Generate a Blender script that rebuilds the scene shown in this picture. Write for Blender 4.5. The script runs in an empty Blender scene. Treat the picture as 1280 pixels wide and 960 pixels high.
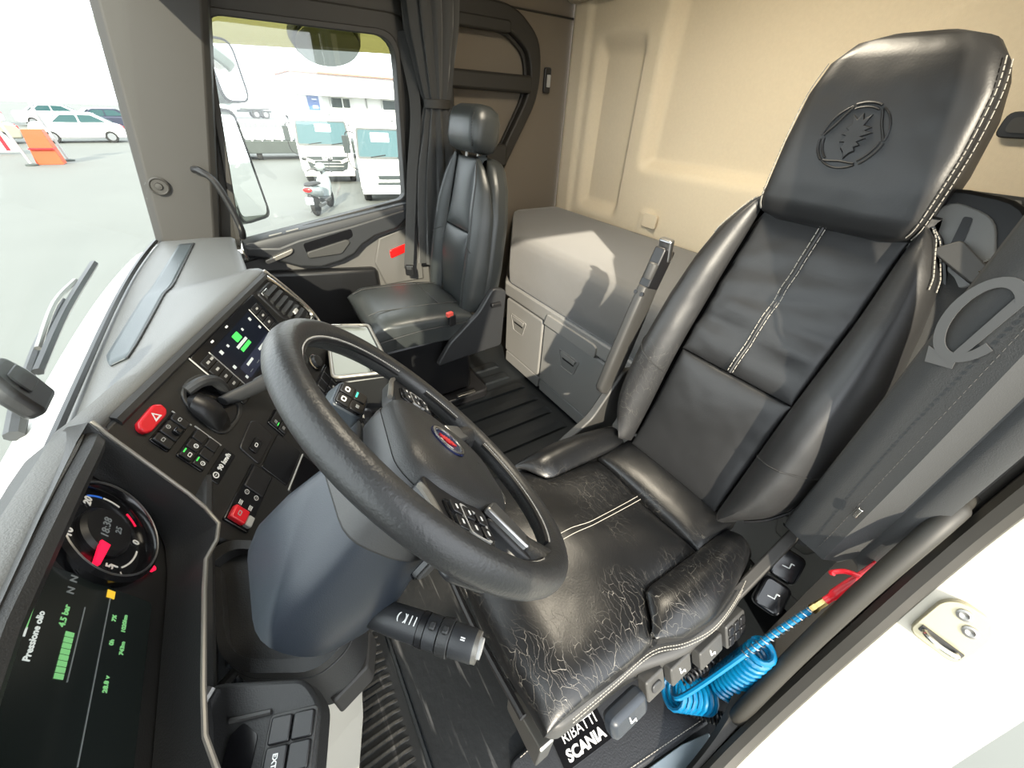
import bpy, bmesh, math, random
from mathutils import Matrix, Vector as V
random.seed(7)
PI = math.pi
R = math.radians
SC = bpy.context.scene
COL = SC.collection

# ---------------------------------------------------------------- camera
CAM_POS = V((-0.344, 0.1186, 1.2642))
FW = V((0.66854, -0.45475, -0.58843))
RT = V((-0.53636, -0.84294, 0.04207))
UP = V((0.51515, -0.28749, 0.80745))
cam = bpy.data.cameras.new('camera')
cam.sensor_width = 36.0
cam.lens = 472.97 * 36.0 / 1280.0
cam.clip_start = 0.01
cam.clip_end = 500
camo = bpy.data.objects.new('camera', cam)
COL.objects.link(camo)
mm = Matrix.Identity(4)
for i in range(3):
    mm[i][0] = RT[i]; mm[i][1] = UP[i]; mm[i][2] = -FW[i]; mm[i][3] = CAM_POS[i]
camo.matrix_world = mm
SC.camera = camo

# ---------------------------------------------------------------- sky, sun, exposure
W = bpy.data.worlds.new('sky')
SC.world = W
W.use_nodes = True
bg = W.node_tree.nodes['Background']
bg.inputs['Color'].default_value = (0.90, 0.95, 1.0, 1)
bg.inputs['Strength'].default_value = 4.0
sl = bpy.data.lights.new('sun', 'SUN')
sl.energy = 8.5
sl.angle = R(0.8)
sl.color = (1.0, 0.90, 0.72)
so = bpy.data.objects.new('sun', sl)
COL.objects.link(so)
SUN_AZ = V((-0.90, 0.43, 0)).normalized()      # horizontal direction towards the sun
SUN_EL = R(26)
sd = V((SUN_AZ.x * math.cos(SUN_EL), SUN_AZ.y * math.cos(SUN_EL), math.sin(SUN_EL)))
so.rotation_euler = sd.to_track_quat('Z', 'Y').to_euler()
so.location = sd * 20
SC.view_settings.view_transform = 'Standard'
SC.view_settings.look = 'None'
SC.view_settings.gamma = 1.0
SC.view_settings.use_curve_mapping = False
SC.view_settings.exposure = 0.3

# ---------------------------------------------------------------- materials
MATS = {}
def mat(name, col, rough=0.5, metal=0.0, bump=0.0, bscale=300.0, var=0.0, vscale=8.0, emit=None, estr=1.0, spec=0.5, coat=0.0, bdist=0.002, sheen=0.0):
    m = bpy.data.materials.new(name)
    m.use_nodes = True
    nt = m.node_tree
    b = nt.nodes['Principled BSDF']
    b.inputs['Base Color'].default_value = (*col, 1)
    b.inputs['Roughness'].default_value = rough
    b.inputs['Metallic'].default_value = metal
    b.inputs['Specular IOR Level'].default_value = spec
    b.inputs['Coat Weight'].default_value = coat
    b.inputs['Sheen Weight'].default_value = sheen
    tc = None
    if bump or var:
        tc = nt.nodes.new('ShaderNodeTexCoord')
    if var:
        n = nt.nodes.new('ShaderNodeTexNoise'); n.inputs['Scale'].default_value = vscale; n.inputs['Detail'].default_value = 5
        nt.links.new(tc.outputs['Object'], n.inputs['Vector'])
        mx = nt.nodes.new('ShaderNodeMix'); mx.data_type = 'RGBA'
        mx.inputs[6].default_value = (*[max(0, c * (1 - var)) for c in col], 1)
        mx.inputs[7].default_value = (*[min(1, c * (1 + var)) for c in col], 1)
        nt.links.new(n.outputs['Fac'], mx.inputs[0])
        nt.links.new(mx.outputs[2], b.inputs['Base Color'])
    if bump:
        n = nt.nodes.new('ShaderNodeTexNoise'); n.inputs['Scale'].default_value = bscale; n.inputs['Detail'].default_value = 3
        nt.links.new(tc.outputs['Object'], n.inputs['Vector'])
        bp = nt.nodes.new('ShaderNodeBump'); bp.inputs['Strength'].default_value = bump; bp.inputs['Distance'].default_value = bdist
        nt.links.new(n.outputs['Fac'], bp.inputs['Height'])
        nt.links.new(bp.outputs['Normal'], b.inputs['Normal'])
    if emit:
        b.inputs['Emission Color'].default_value = (*emit, 1)
        b.inputs['Emission Strength'].default_value = estr
    MATS[name] = m
    return m

def glassmat(name, tint=(1, 1, 1), refl=0.05):
    m = bpy.data.materials.new(name); m.use_nodes = True
    nt = m.node_tree
    nt.nodes.remove(nt.nodes['Principled BSDF'])
    out = nt.nodes['Material Output']
    t = nt.nodes.new('ShaderNodeBsdfTransparent'); t.inputs['Color'].default_value = (*tint, 1)
    g = nt.nodes.new('ShaderNodeBsdfGlossy'); g.inputs['Roughness'].default_value = 0.02
    x = nt.nodes.new('ShaderNodeMixShader'); x.inputs[0].default_value = refl
    nt.links.new(t.outputs[0], x.inputs[1]); nt.links.new(g.outputs[0], x.inputs[2]); nt.links.new(x.outputs[0], out.inputs[0])
    MATS[name] = m
    return m

def crackmat(name, col, rough, amount, scale=26.0, mask=None, fold=0.6):
    """leather: pores, soft folds and pale crease lines"""
    m = mat(name, col, rough)
    nt = m.node_tree; b = nt.nodes['Principled BSDF']
    L = nt.links.new
    N = nt.nodes.new
    tc = N('ShaderNodeTexCoord')
    wn = N('ShaderNodeTexNoise'); wn.inputs['Scale'].default_value = 9; wn.inputs['Detail'].default_value = 4
    L(tc.outputs['Object'], wn.inputs['Vector'])
    sub = N('ShaderNodeVectorMath'); sub.operation = 'SUBTRACT'; sub.inputs[1].default_value = (0.5, 0.5, 0.5)
    L(wn.outputs['Color'], sub.inputs[0])
    sca = N('ShaderNodeVectorMath'); sca.operation = 'SCALE'; sca.inputs['Scale'].default_value = 0.10
    L(sub.outputs[0], sca.inputs[0])
    add = N('ShaderNodeVectorMath'); add.operation = 'ADD'
    L(tc.outputs['Object'], add.inputs[0]); L(sca.outputs[0], add.inputs[1])
    mp = N('ShaderNodeMapping'); mp.inputs['Rotation'].default_value = (0, 0, 0.5); mp.inputs['Scale'].default_value = (0.5, 1.6, 0.4)
    L(add.outputs[0], mp.inputs[0])
    acc = None
    for sc_, wdt in ((scale * 1.7, 0.0105), (scale * 0.75, 0.0048)):
        vo = N('ShaderNodeTexVoronoi'); vo.feature = 'DISTANCE_TO_EDGE'; vo.inputs['Scale'].default_value = sc_
        L(mp.outputs[0], vo.inputs['Vector'])
        mr = N('ShaderNodeMapRange'); mr.inputs['From Min'].default_value = 0.0; mr.inputs['From Max'].default_value = wdt
        mr.inputs['To Min'].default_value = 1; mr.inputs['To Max'].default_value = 0
        L(vo.outputs['Distance'], mr.inputs['Value'])
        if acc is None: acc = mr.outputs[0]
        else:
            mxx = N('ShaderNodeMath'); mxx.operation = 'MAXIMUM'; L(acc, mxx.inputs[0]); L(mr.outputs[0], mxx.inputs[1]); acc = mxx.outputs[0]
    pn = N('ShaderNodeTexNoise'); pn.inputs['Scale'].default_value = 6.0; pn.inputs['Detail'].default_value = 3
    L(tc.outputs['Object'], pn.inputs['Vector'])
    pr = N('ShaderNodeMapRange'); pr.inputs['From Min'].default_value = 0.42; pr.inputs['From Max'].default_value = 0.62
    L(pn.outputs['Fac'], pr.inputs['Value'])
    mul = N('ShaderNodeMath'); mul.operation = 'MULTIPLY'; L(acc, mul.inputs[0]); L(pr.outputs[0], mul.inputs[1])
    last = mul.outputs[0]
    if mask:                       # wear concentrated round one worn spot of the seat
        c, r0, r1 = mask
        ds = N('ShaderNodeVectorMath'); ds.operation = 'DISTANCE'; ds.inputs[1].default_value = c
        L(tc.outputs['Object'], ds.inputs[0])
        mk = N('ShaderNodeMapRange'); mk.inputs['From Min'].default_value = r0; mk.inputs['From Max'].default_value = r1
        mk.inputs['To Min'].default_value = 1; mk.inputs['To Max'].default_value = 0.12
        L(ds.outputs['Value'], mk.inputs['Value'])
        mu2 = N('ShaderNodeMath'); mu2.operation = 'MULTIPLY'; L(last, mu2.inputs[0]); L(mk.outputs[0], mu2.inputs[1]); last = mu2.outputs[0]
    sc2 = N('ShaderNodeMath'); sc2.operation = 'MULTIPLY'; sc2.inputs[1].default_value = amount; L(last, sc2.inputs[0])
    mx = N('ShaderNodeMix'); mx.data_type = 'RGBA'
    mx.inputs[6].default_value = (*col, 1); mx.inputs[7].default_value = (0.42, 0.39, 0.34, 1)
    L(sc2.outputs[0], mx.inputs[0]); L(mx.outputs[2], b.inputs['Base Color'])
    # relief
    fn = N('ShaderNodeTexNoise'); fn.inputs['Scale'].default_value = 7; fn.inputs['Detail'].default_value = 2
    L(tc.outputs['Object'], fn.inputs['Vector'])
    bp0 = N('ShaderNodeBump'); bp0.inputs['Strength'].default_value = fold; bp0.inputs['Distance'].default_value = 0.012
    L(fn.outputs['Fac'], bp0.inputs['Height'])
    po = N('ShaderNodeTexNoise'); po.inputs['Scale'].default_value = 260; po.inputs['Detail'].default_value = 2
    L(tc.outputs['Object'], po.inputs['Vector'])
    bp1 = N('ShaderNodeBump'); bp1.inputs['Strength'].default_value = 0.16; bp1.inputs['Distance'].default_value = 0.001
    L(po.outputs['Fac'], bp1.inputs['Height']); L(bp0.outputs['Normal'], bp1.inputs['Normal'])
    bp2 = N('ShaderNodeBump'); bp2.inputs['Strength'].default_value = 0.35; bp2.inputs['Distance'].default_value = 0.0015; bp2.invert = True
    L(sc2.outputs[0], bp2.inputs['Height']); L(bp1.outputs['Normal'], bp2.inputs['Normal'])
    L(bp2.outputs['Normal'], b.inputs['Normal'])
    return m

mat('dash_top', (0.088, 0.090, 0.089), 0.50, bump=0.35, bscale=420, var=0.10, vscale=5)
mat('dash_tray', (0.036, 0.046, 0.052), 0.42, bump=0.15, bscale=420)
mat('dash_dark', (0.020, 0.020, 0.020), 0.46, bump=0.25, bscale=500)
mat('dash_panel', (0.013, 0.013, 0.013), 0.40, bump=0.12, bscale=700)
mat('plastic_black', (0.010, 0.010, 0.011), 0.38)
mat('plastic_soft', (0.022, 0.023, 0.025), 0.45, bump=0.1, bscale=600)
mat('shroud', (0.017, 0.022, 0.030), 0.40, bump=0.1, bscale=700)
mat('gloss_black', (0.006, 0.006, 0.007), 0.16)
mat('plastic_grey', (0.17, 0.168, 0.16), 0.50, bump=0.1, bscale=500)
mat('plastic_bed', (0.205, 0.202, 0.195), 0.52, bump=0.08, bscale=600)
mat('plastic_mid', (0.040, 0.039, 0.037), 0.5, bump=0.1, bscale=500)
mat('door_grey', (0.10, 0.095, 0.09), 0.55, bump=0.1, bscale=500)
mat('flap_grey', (0.36, 0.34, 0.29), 0.55, var=0.05)
mat('pillar_grey', (0.024, 0.022, 0.0195), 0.6, bump=0.15, bscale=600)
mat('pillar_dark', (0.018, 0.016, 0.013), 0.6, bump=0.1, bscale=400)
mat('seal', (0.020, 0.018, 0.014), 0.55, var=0.2, vscale=12)
mat('rubber', (0.010, 0.012, 0.014), 0.42, bump=0.3, bscale=120)
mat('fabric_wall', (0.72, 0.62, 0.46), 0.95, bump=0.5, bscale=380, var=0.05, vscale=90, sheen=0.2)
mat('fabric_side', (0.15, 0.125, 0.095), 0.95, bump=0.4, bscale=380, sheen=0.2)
mat('fabric_bed', (0.125, 0.122, 0.118), 0.95, bump=0.4, bscale=700, var=0.05, vscale=30, sheen=0.3)
mat('fabric_curtain', (0.030, 0.030, 0.029), 0.85, bump=0.3, bscale=500, sheen=0.3)
mat('fabric_cover', (0.032, 0.033, 0.033), 0.75, bump=0.25, bscale=600, var=0.08, vscale=6)
mat('print_grey', (0.065, 0.066, 0.066), 0.5)
mat('ceiling_cloth', (0.50, 0.45, 0.36), 0.95)
mat('chrome', (0.62, 0.60, 0.56), 0.22, 1.0)
mat('satin', (0.42, 0.42, 0.42), 0.34, 1.0)
mat('steel', (0.30, 0.29, 0.27), 0.40, 1.0)
mat('trim_taupe', (0.30, 0.28, 0.25), 0.35, 0.7)
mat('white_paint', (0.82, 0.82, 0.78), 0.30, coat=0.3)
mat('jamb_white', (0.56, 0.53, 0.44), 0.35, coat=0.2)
mat('red', (0.62, 0.012, 0.022), 0.28)
mat('red_lamp', (0.75, 0.01, 0.01), 0.25)
mat('red_light', (0.5, 0.0, 0.02), 0.4, emit=(1, 0.01, 0.05), estr=1.3)
mat('buckle_red', (0.70, 0.09, 0.07), 0.35)
mat('green_light', (0.02, 0.3, 0.04), 0.4, emit=(0.08, 0.9, 0.12), estr=0.9)
mat('teal_light', (0.02, 0.3, 0.2), 0.4, emit=(0.1, 0.9, 0.6), estr=0.9)
mat('amber_light', (0.3, 0.2, 0.0), 0.4, emit=(0.9, 0.55, 0.05), estr=0.7)
mat('screen_green', (0.05, 0.2, 0.05), 0.4, emit=(0.25, 0.6, 0.25), estr=0.55)
mat('screen_white', (0.3, 0.3, 0.3), 0.4, emit=(0.7, 0.8, 0.75), estr=0.45)
mat('screen_dim', (0.1, 0.1, 0.1), 0.4, emit=(0.5, 0.6, 0.6), estr=0.12)
mat('screen_dark', (0.004, 0.005, 0.009), 0.14, emit=(0.02, 0.03, 0.06), estr=0.10)
mat('screen_black', (0.005, 0.006, 0.006), 0.2, emit=(0.02, 0.03, 0.025), estr=0.12)
mat('screen_tile', (0.012, 0.014, 0.024), 0.2, emit=(0.03, 0.04, 0.08), estr=0.3)
mat('mark_white', (0.75, 0.75, 0.73), 0.5)
mat('mark_grey', (0.35, 0.35, 0.34), 0.5)
mat('thread', (0.34, 0.32, 0.28), 0.7)
mat('thread_pale', (0.50, 0.48, 0.43), 0.6)
mat('thread_dark', (0.02, 0.02, 0.02), 0.5)
mat('blue_gauge', (0.02, 0.10, 0.45), 0.4, emit=(0.05, 0.2, 0.8), estr=0.3)
mat('navy', (0.006, 0.010, 0.05), 0.25)
mat('emblem_red', (0.55, 0.02, 0.02), 0.35)
mat('leather_wheel', (0.024, 0.024, 0.024), 0.40, bump=0.25, bscale=300, var=0.25, vscale=14)
mat('leather_pass', (0.030, 0.033, 0.033), 0.36, bump=0.15, bscale=350)
mat('leather_sill', (0.020, 0.021, 0.024), 0.45, bump=0.3, bscale=260)
mat('hose_blue', (0.0, 0.115, 0.25), 0.28, coat=0.3)
mat('brass', (0.62, 0.45, 0.18), 0.3, 1.0)
mat('tray_white', (0.17, 0.18, 0.16), 0.35)
mat('sill_alu', (0.36, 0.42, 0.45), 0.4, 0.3)
mat('mirror', (0.9, 0.92, 0.9), 0.03, 1.0)
mat('mirror_shell', (0.34, 0.38, 0.33), 0.35)
mat('car_glass', (0.035, 0.085, 0.09), 0.08, spec=0.8)
mat('tyre', (0.02, 0.02, 0.02), 0.8)
mat('asphalt', (0.118, 0.124, 0.112), 0.9, bump=0.3, bscale=4, var=0.12, vscale=0.35)
mat('car_white', (0.80, 0.80, 0.78), 0.3, coat=0.4)
mat('car_beige', (0.26, 0.25, 0.20), 0.35, coat=0.3)
mat('car_dark', (0.03, 0.035, 0.06), 0.3, coat=0.3)
mat('grille', (0.03, 0.04, 0.04), 0.4)
mat('lamp_glass', (0.75, 0.70, 0.62), 0.15)
mat('building_white', (0.80, 0.80, 0.78), 0.8)
mat('building_red', (0.45, 0.20, 0.15), 0.7)
mat('sign_blue', (0.01, 0.09, 0.32), 0.5)
mat('window_grey', (0.07, 0.085, 0.08), 0.2)
mat('orange', (0.50, 0.07, 0.015), 0.5)
mat('concrete', (0.05, 0.06, 0.055), 0.85, var=0.2, vscale=2)
mat('scooter_grey', (0.025, 0.028, 0.03), 0.35)
mat('scooter_white', (0.22, 0.25, 0.25), 0.3)
mat('plate', (0.7, 0.75, 0.8), 0.4)
crackmat('leather_cushion', (0.006, 0.0063, 0.007), 0.33, 0.55, 28, ((-0.22, -0.26, 0.45), 0.14, 0.50), fold=0.35)
crackmat('leather_back', (0.018, 0.018, 0.0185), 0.42, 0.0, 30, fold=0.9)
crackmat('leather_bolster', (0.018, 0.018, 0.0185), 0.42, 0.35, 34, ((0.24, -0.70, 0.62), 0.06, 0.18), fold=0.45)
glassmat('glass', (0.97, 0.99, 0.98), 0.05)
glassmat('deflector', (0.34, 0.32, 0.17), 0.05)

# scuffed rubber: dark sheet with pale drag marks
mw_ = mat('mat_worn', (0.007, 0.008, 0.009), 0.42, bump=0.4, bscale=60)
_nt = mw_.node_tree; _tc = _nt.nodes.new('ShaderNodeTexCoord'); _mp = _nt.nodes.new('ShaderNodeMapping'); _mp.inputs['Scale'].default_value = (2.2, 34, 1); _mp.inputs['Rotation'].default_value = (0, 0, 0.06)
_n = _nt.nodes.new('ShaderNodeTexNoise'); _n.inputs['Scale'].default_value = 2.0; _n.inputs['Detail'].default_value = 8; _n.inputs['Distortion'].default_value = 0.4
_mr = _nt.nodes.new('ShaderNodeMapRange'); _mr.inputs['From Min'].default_value = 0.58; _mr.inputs['From Max'].default_value = 0.74
_mx = _nt.nodes.new('ShaderNodeMix'); _mx.data_type = 'RGBA'; _mx.inputs[6].default_value = (0.007, 0.008, 0.009, 1); _mx.inputs[7].default_value = (0.10, 0.10, 0.10, 1)
_nt.links.new(_tc.outputs['Object'], _mp.inputs[0]); _nt.links.new(_mp.outputs[0], _n.inputs['Vector']); _nt.links.new(_n.outputs['Fac'], _mr.inputs['Value']); _nt.links.new(_mr.outputs[0], _mx.inputs[0]); _nt.links.new(_mx.outputs[2], _nt.nodes['Principled BSDF'].inputs['Base Color'])
mat('striker_metal', (0.40, 0.36, 0.24), 0.35, 0.4)
mat('slat_black', (0.006, 0.006, 0.006), 0.6)

# ---------------------------------------------------------------- mesh helpers
def frame(o, ex, ey):
    ex = V(ex).normalized(); ey = V(ey)
    ez = ex.cross(ey).normalized(); ey = ez.cross(ex).normalized()
    m = Matrix.Identity(4)
    for i in range(3):
        m[i][0] = ex[i]; m[i][1] = ey[i]; m[i][2] = ez[i]; m[i][3] = o[i]
    return m

def T(x, y, z): return Matrix.Translation(V((x, y, z)))
def RZ(a): return Matrix.Rotation(a, 4, 'Z')
def RX(a): return Matrix.Rotation(a, 4, 'X')
def RY(a): return Matrix.Rotation(a, 4, 'Y')

def rpoly(pts, r, n=4):
    """polygon with rounded corners; r a number or one radius per corner"""
    out = []
    k = len(pts)
    for i in range(k):
        p = V((*pts[i], 0)); a = V((*pts[i - 1], 0)); b = V((*pts[(i + 1) % k], 0))
        ri = r[i] if isinstance(r, (list, tuple)) else r
        da = (a - p); db = (b - p)
        l = min(ri, da.length * 0.48, db.length * 0.48)
        if l < 1e-5:
            out.append((p.x, p.y)); continue
        p0 = p + da.normalized() * l; p1 = p + db.normalized() * l
        for j in range(n + 1):
            t = j / n
            q = p0 * (1 - t) ** 2 + p * 2 * t * (1 - t) + p1 * t * t
            out.append((q.x, q.y))
    return out

def rrect(w, h, r, n=4, cx=0, cy=0):
    return rpoly([(cx - w / 2, cy - h / 2), (cx + w / 2, cy - h / 2), (cx + w / 2, cy + h / 2), (cx - w / 2, cy + h / 2)], r, n)

def smooth_path(pts, n=6, closed=False):
    """Catmull-Rom"""
    P = [V(p) for p in pts]
    k = len(P); out = []
    segs = k if closed else k - 1
    for i in range(segs):
        if closed:
            p0, p1, p2, p3 = P[i - 1], P[i], P[(i + 1) % k], P[(i + 2) % k]
        else:
            p0 = P[max(i - 1, 0)]; p1 = P[i]; p2 = P[i + 1]; p3 = P[min(i + 2, k - 1)]
        for j in range(n):
            t = j / n
            out.append(0.5 * ((2 * p1) + (p2 - p0) * t + (2 * p0 - 5 * p1 + 4 * p2 - p3) * t * t + (3 * p1 - p0 - 3 * p2 + p3) * t ** 3))
    if not closed: out.append(P[-1])
    return out

def interp(xs, ys, x):
    if x <= xs[0]: return ys[0]
    for i in range(1, len(xs)):
        if x <= xs[i]:
            t = (x - xs[i - 1]) / (xs[i] - xs[i - 1])
            return ys[i - 1] + (ys[i] - ys[i - 1]) * t
    return ys[-1]

def sstep(a, b, x):
    t = max(0, min(1, (x - a) / (b - a)))
    return t * t * (3 - 2 * t)

class MB:
    def __init__(s): s.v = []; s.f = []
    def add(s, vs, fs, M=None):
        o = len(s.v)
        for p in vs:
            p = V(p)
            s.v.append(M @ p if M is not None else p)
        s.f += [[i + o for i in f] for f in fs]
        return s
    def box(s, c, d, M=None):
        x, y, z = c; a, b, e = d[0] / 2, d[1] / 2, d[2] / 2
        vs = [(x + i * a, y + j * b, z + k * e) for i in (-1, 1) for j in (-1, 1) for k in (-1, 1)]
        fs = [(0, 1, 3, 2), (4, 6, 7, 5), (0, 4, 5, 1), (2, 3, 7, 6), (0, 2, 6, 4), (1, 5, 7, 3)]
        return s.add(vs, fs, M)
    def prism(s, poly, z0, z1, M=None, top=1.0):
        n = len(poly)
        ar = sum(poly[i - 1][0] * poly[i][1] - poly[i][0] * poly[i - 1][1] for i in range(n))
        if ar < 0: poly = poly[::-1]
        cx = sum(p[0] for p in poly) / n; cy = sum(p[1] for p in poly) / n
        vs = [(p[0], p[1], z0) for p in poly] + [(cx + (p[0] - cx) * top, cy + (p[1] - cy) * top, z1) for p in poly]
        fs = [list(range(n))[::-1], list(range(n, 2 * n))] + [(i, (i + 1) % n, n + (i + 1) % n, n + i) for i in range(n)]
        return s.add(vs, fs, M)
    def ringprism(s, outer, inner, z0, z1, M=None):
        n = len(outer)
        vs = [(p[0], p[1], z) for z in (z0, z1) for L in (outer, inner) for p in L]
        fs = []
        for i in range(n):
            j = (i + 1) % n
            fs += [(2 * n + i, 2 * n + j, 3 * n + j, 3 * n + i), (i, n + i, n + j, j), (i, j, 2 * n + j, 2 * n + i), (n + i, 3 * n + i, 3 * n + j, n + j)]
        return s.add(vs, fs, M)
    def loft(s, rings, cap=True, closed=False, M=None):
        n = len(rings[0]); k = len(rings)
        vs = [p for r in rings for p in r]
        fs = []
        for a in range(k if closed else k - 1):
            b = (a + 1) % k
            for i in range(n):
                j = (i + 1) % n
                fs.append((a * n + i, a * n + j, b * n + j, b * n + i))
        if cap and not closed:
            fs.append(list(range(n))[::-1]); fs.append([(k - 1) * n + i for i in range(n)])
        return s.add(vs, fs, M)
    def tube(s, path, r, n=8, closed=False, M=None, flat=1.0, nrm=None):
        P = [V(p) for p in path]; k = len(P)
        tang = []
        for i in range(k):
            a = P[i - 1] if (closed or i > 0) else P[i]
            b = P[(i + 1) % k] if (closed or i < k - 1) else P[i]
            tang.append((b - a).normalized())
        if nrm is None:
            up = V((0, 0, 1)) if abs(tang[0].z) < 0.9 else V((1, 0, 0))
            nv = tang[0].cross(up).normalized()
        else: nv = V(nrm)
        rings = []
        for i in range(k):
            t = tang[i]
            nv = (nv - t * nv.dot(t)).normalized() if nrm is None else (V(nrm) - t * V(nrm).dot(t)).normalized()
            bv = t.cross(nv)
            ri = r[i] if isinstance(r, (list, tuple)) else r
            rings.append([P[i] + nv * ri * math.cos(2 * PI * j / n) + bv * ri * flat * math.sin(2 * PI * j / n) for j in range(n)])
        return s.loft(rings, True, closed, M)
    def lathe(s, prof, n=24, M=None):
        rings = [[(r * math.cos(2 * PI * j / n), r * math.sin(2 * PI * j / n), z) for j in range(n)] for r, z in prof]
        return s.loft(rings, True, False, M)
    def ell(s, c, r, M=None, nu=16, nv=10):
        rings = []
        for i in range(1, nv):
            a = -PI / 2 + PI * i / nv
            rings.append([(c[0] + r[0] * math.cos(a) * math.cos(2 * PI * j / nu), c[1] + r[1] * math.cos(a) * math.sin(2 * PI * j / nu), c[2] + r[2] * math.sin(a)) for j in range(nu)])
        return s.loft(rings, True, False, M)
    def grid(s, fn, nu, nv, M=None):
        vs = [fn(i / nu, j / nv) for j in range(nv + 1) for i in range(nu + 1)]
        fs = [(j * (nu + 1) + i, j * (nu + 1) + i + 1, (j + 1) * (nu + 1) + i + 1, (j + 1) * (nu + 1) + i) for j in range(nv) for i in range(nu)]
        return s.add(vs, fs, M)
    def pillow(s, fn, nu, nv, crown, edge, depth, M=None, p=5):
        """upholstered patch: fn(u,v) -> (point, normal); rolled edges, closed back"""
        def h(t): return (max(0.0, 1 - abs(2 * t - 1) ** p)) ** 0.5
        vs = []; fs = []
        def gv(i, j): return j * (nu + 1) + i
        for j in range(nv + 1):
            for i in range(nu + 1):
                u = i / nu; v = j / nv
                # bunch samples to the edges
                u = 0.5 - 0.5 * math.cos(PI * u) if nu > 6 else u
                v = 0.5 - 0.5 * math.cos(PI * v) if nv > 6 else v
                q, n = fn(u, v)
                soft = (4 * u * (1 - u)) * (4 * v * (1 - v))
                vs.append(V(q) + V(n) * (edge * (h(u) * h(v) - 1) + crown * soft))
        for j in range(nv):
            for i in range(nu):
                fs.append((gv(i, j), gv(i + 1, j), gv(i + 1, j + 1), gv(i, j + 1)))
        ring = [(i, 0) for i in range(nu + 1)] + [(nu, j) for j in range(1, nv + 1)] + [(i, nv) for i in range(nu - 1, -1, -1)] + [(0, j) for j in range(nv - 1, 0, -1)]
        base = len(vs)
        for i, j in ring:
            u = 0.5 - 0.5 * math.cos(PI * i / nu) if nu > 6 else i / nu
            v = 0.5 - 0.5 * math.cos(PI * j / nv) if nv > 6 else j / nv
            q, n = fn(u, v)
            vs.append(V(q) - V(n) * depth)
        k = len(ring)
        for a in range(k):
            b = (a + 1) % k
            fs.append((gv(*ring[b]), gv(*ring[a]), base + a, base + b))
        fs.append([base + a for a in range(k)][::-1])
        return s.add(vs, fs, M)
    def build(s, name, m, parent=None, bevel=0.0, seg=2, sub=0, angle=35, solid=0.0, flatshade=False):
        me = bpy.data.meshes.new(name)
        me.from_pydata([tuple(p) for p in s.v], [], s.f)
        me.validate()
        bm = bmesh.new(); bm.from_mesh(me)
        bmesh.ops.recalc_face_normals(bm, faces=bm.faces)
        bm.to_mesh(me); bm.free()
        me.materials.append(MATS[m] if isinstance(m, str) else m)
        if not flatshade:
            me.shade_smooth()
            me.set_sharp_from_angle(angle=R(angle))
        o = bpy.data.objects.new(name, me)
        COL.objects.link(o)
        if parent is not None:
            o.parent = parent
            if parent.type == 'EMPTY':
                o.location = -parent.location
        if solid:
            md = o.modifiers.new('solid', 'SOLIDIFY'); md.thickness = solid; md.offset = 0
        if bevel:
            md = o.modifiers.new('bevel', 'BEVEL'); md.width = bevel; md.segments = seg; md.limit_method = 'ANGLE'; md.angle_limit = R(30)
            md.harden_normals = False
        if sub:
            md = o.modifiers.new('sub', 'SUBSURF'); md.levels = sub; md.render_levels = sub
        return o

def thing(name, label, cat, loc=(0, 0, 0), group=None):
    o = bpy.data.objects.new(name, None)
    o.empty_display_size = 0.05
    o.location = loc
    COL.objects.link(o)
    return tag(o, label, cat, group)

def tag(o, label, cat, group=None):
    o['label'] = label; o['category'] = cat
    if group: o['group'] = group
    return o

def struct(o, label=None, cat=None):
    o['kind'] = 'structure'
    if label: o['label'] = label
    if cat: o['category'] = cat
    return o

def sroot(name, label, cat, loc=(0, 0, 0)):
    o = bpy.data.objects.new(name, None); o.location = loc; COL.objects.link(o)
    return struct(o, label, cat)

def text(name, body, M, size, m, parent=None, bold=0.0, extrude=0.0004, align='CENTER', shear=0.0, squeeze=1.0):
    cu = bpy.data.curves.new('t', 'FONT')
    cu.body = body; cu.size = size; cu.align_x = align; cu.align_y = 'CENTER'; cu.extrude = extrude; cu.offset = bold; cu.resolution_u = 3; cu.shear = shear
    ob = bpy.data.objects.new('t', cu); COL.objects.link(ob)
    dg = bpy.context.evaluated_depsgraph_get(); dg.update()
    me = bpy.data.meshes.new_from_object(ob.evaluated_get(dg))
    bpy.data.objects.remove(ob); bpy.data.curves.remove(cu)
    me.name = name
    me.transform(M @ Matrix.Diagonal((squeeze, 1, 1, 1)))
    me.materials.clear(); me.materials.append(MATS[m])
    o = bpy.data.objects.new(name, me); COL.objects.link(o)
    if parent is not None:
        o.parent = parent
        if parent.type == 'EMPTY': o.location = -parent.location
    return o

def copy_tree(o, parent=None):
    c = o.copy(); COL.objects.link(c); c.parent = parent
    for ch in [q for q in bpy.data.objects if q.parent == o]:
        copy_tree(ch, c)
    return c

GRIFFIN = [(-.25, .5), (-.38, .95), (-.12, .72), (.02, 1.0), (.15, .72), (.42, .92), (.28, .5), (.48, .35), (.3, .24), (.52, .05), (.3, 0), (.44, -.3), (.22, -.28), (.25, -.55), (.05, -.72), (-.1, -1), (-.24, -.75), (-.42, -.62), (-.3, -.46), (-.52, -.36), (-.3, -.22), (-.62, -.05), (-.36, 0), (-.78, .2), (-.4, .28), (-.62, .42)]

# ================================================================ the setting: cab shell
fl = sroot('floor', 'dark rubber covered cab floor', 'floor', (0.6, -0.5, -0.06))
MB().box((0.69, -0.56, -0.035), (2.32, 2.26, 0.05)).build('floor_slab', 'rubber', fl)
for k in range(8):                       # raised ribs of the floor covering between the seats
    xx = 0.44 + k * 0.125
    MB().prism(rrect(0.055, 1.0 - (0.25 if xx > 1.1 else 0), 0.01, 2), -0.01, 0.004, T(xx, -0.42 - (0.1 if xx > 1.1 else 0), 0), top=0.93).build('rib', 'rubber', fl)

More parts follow.
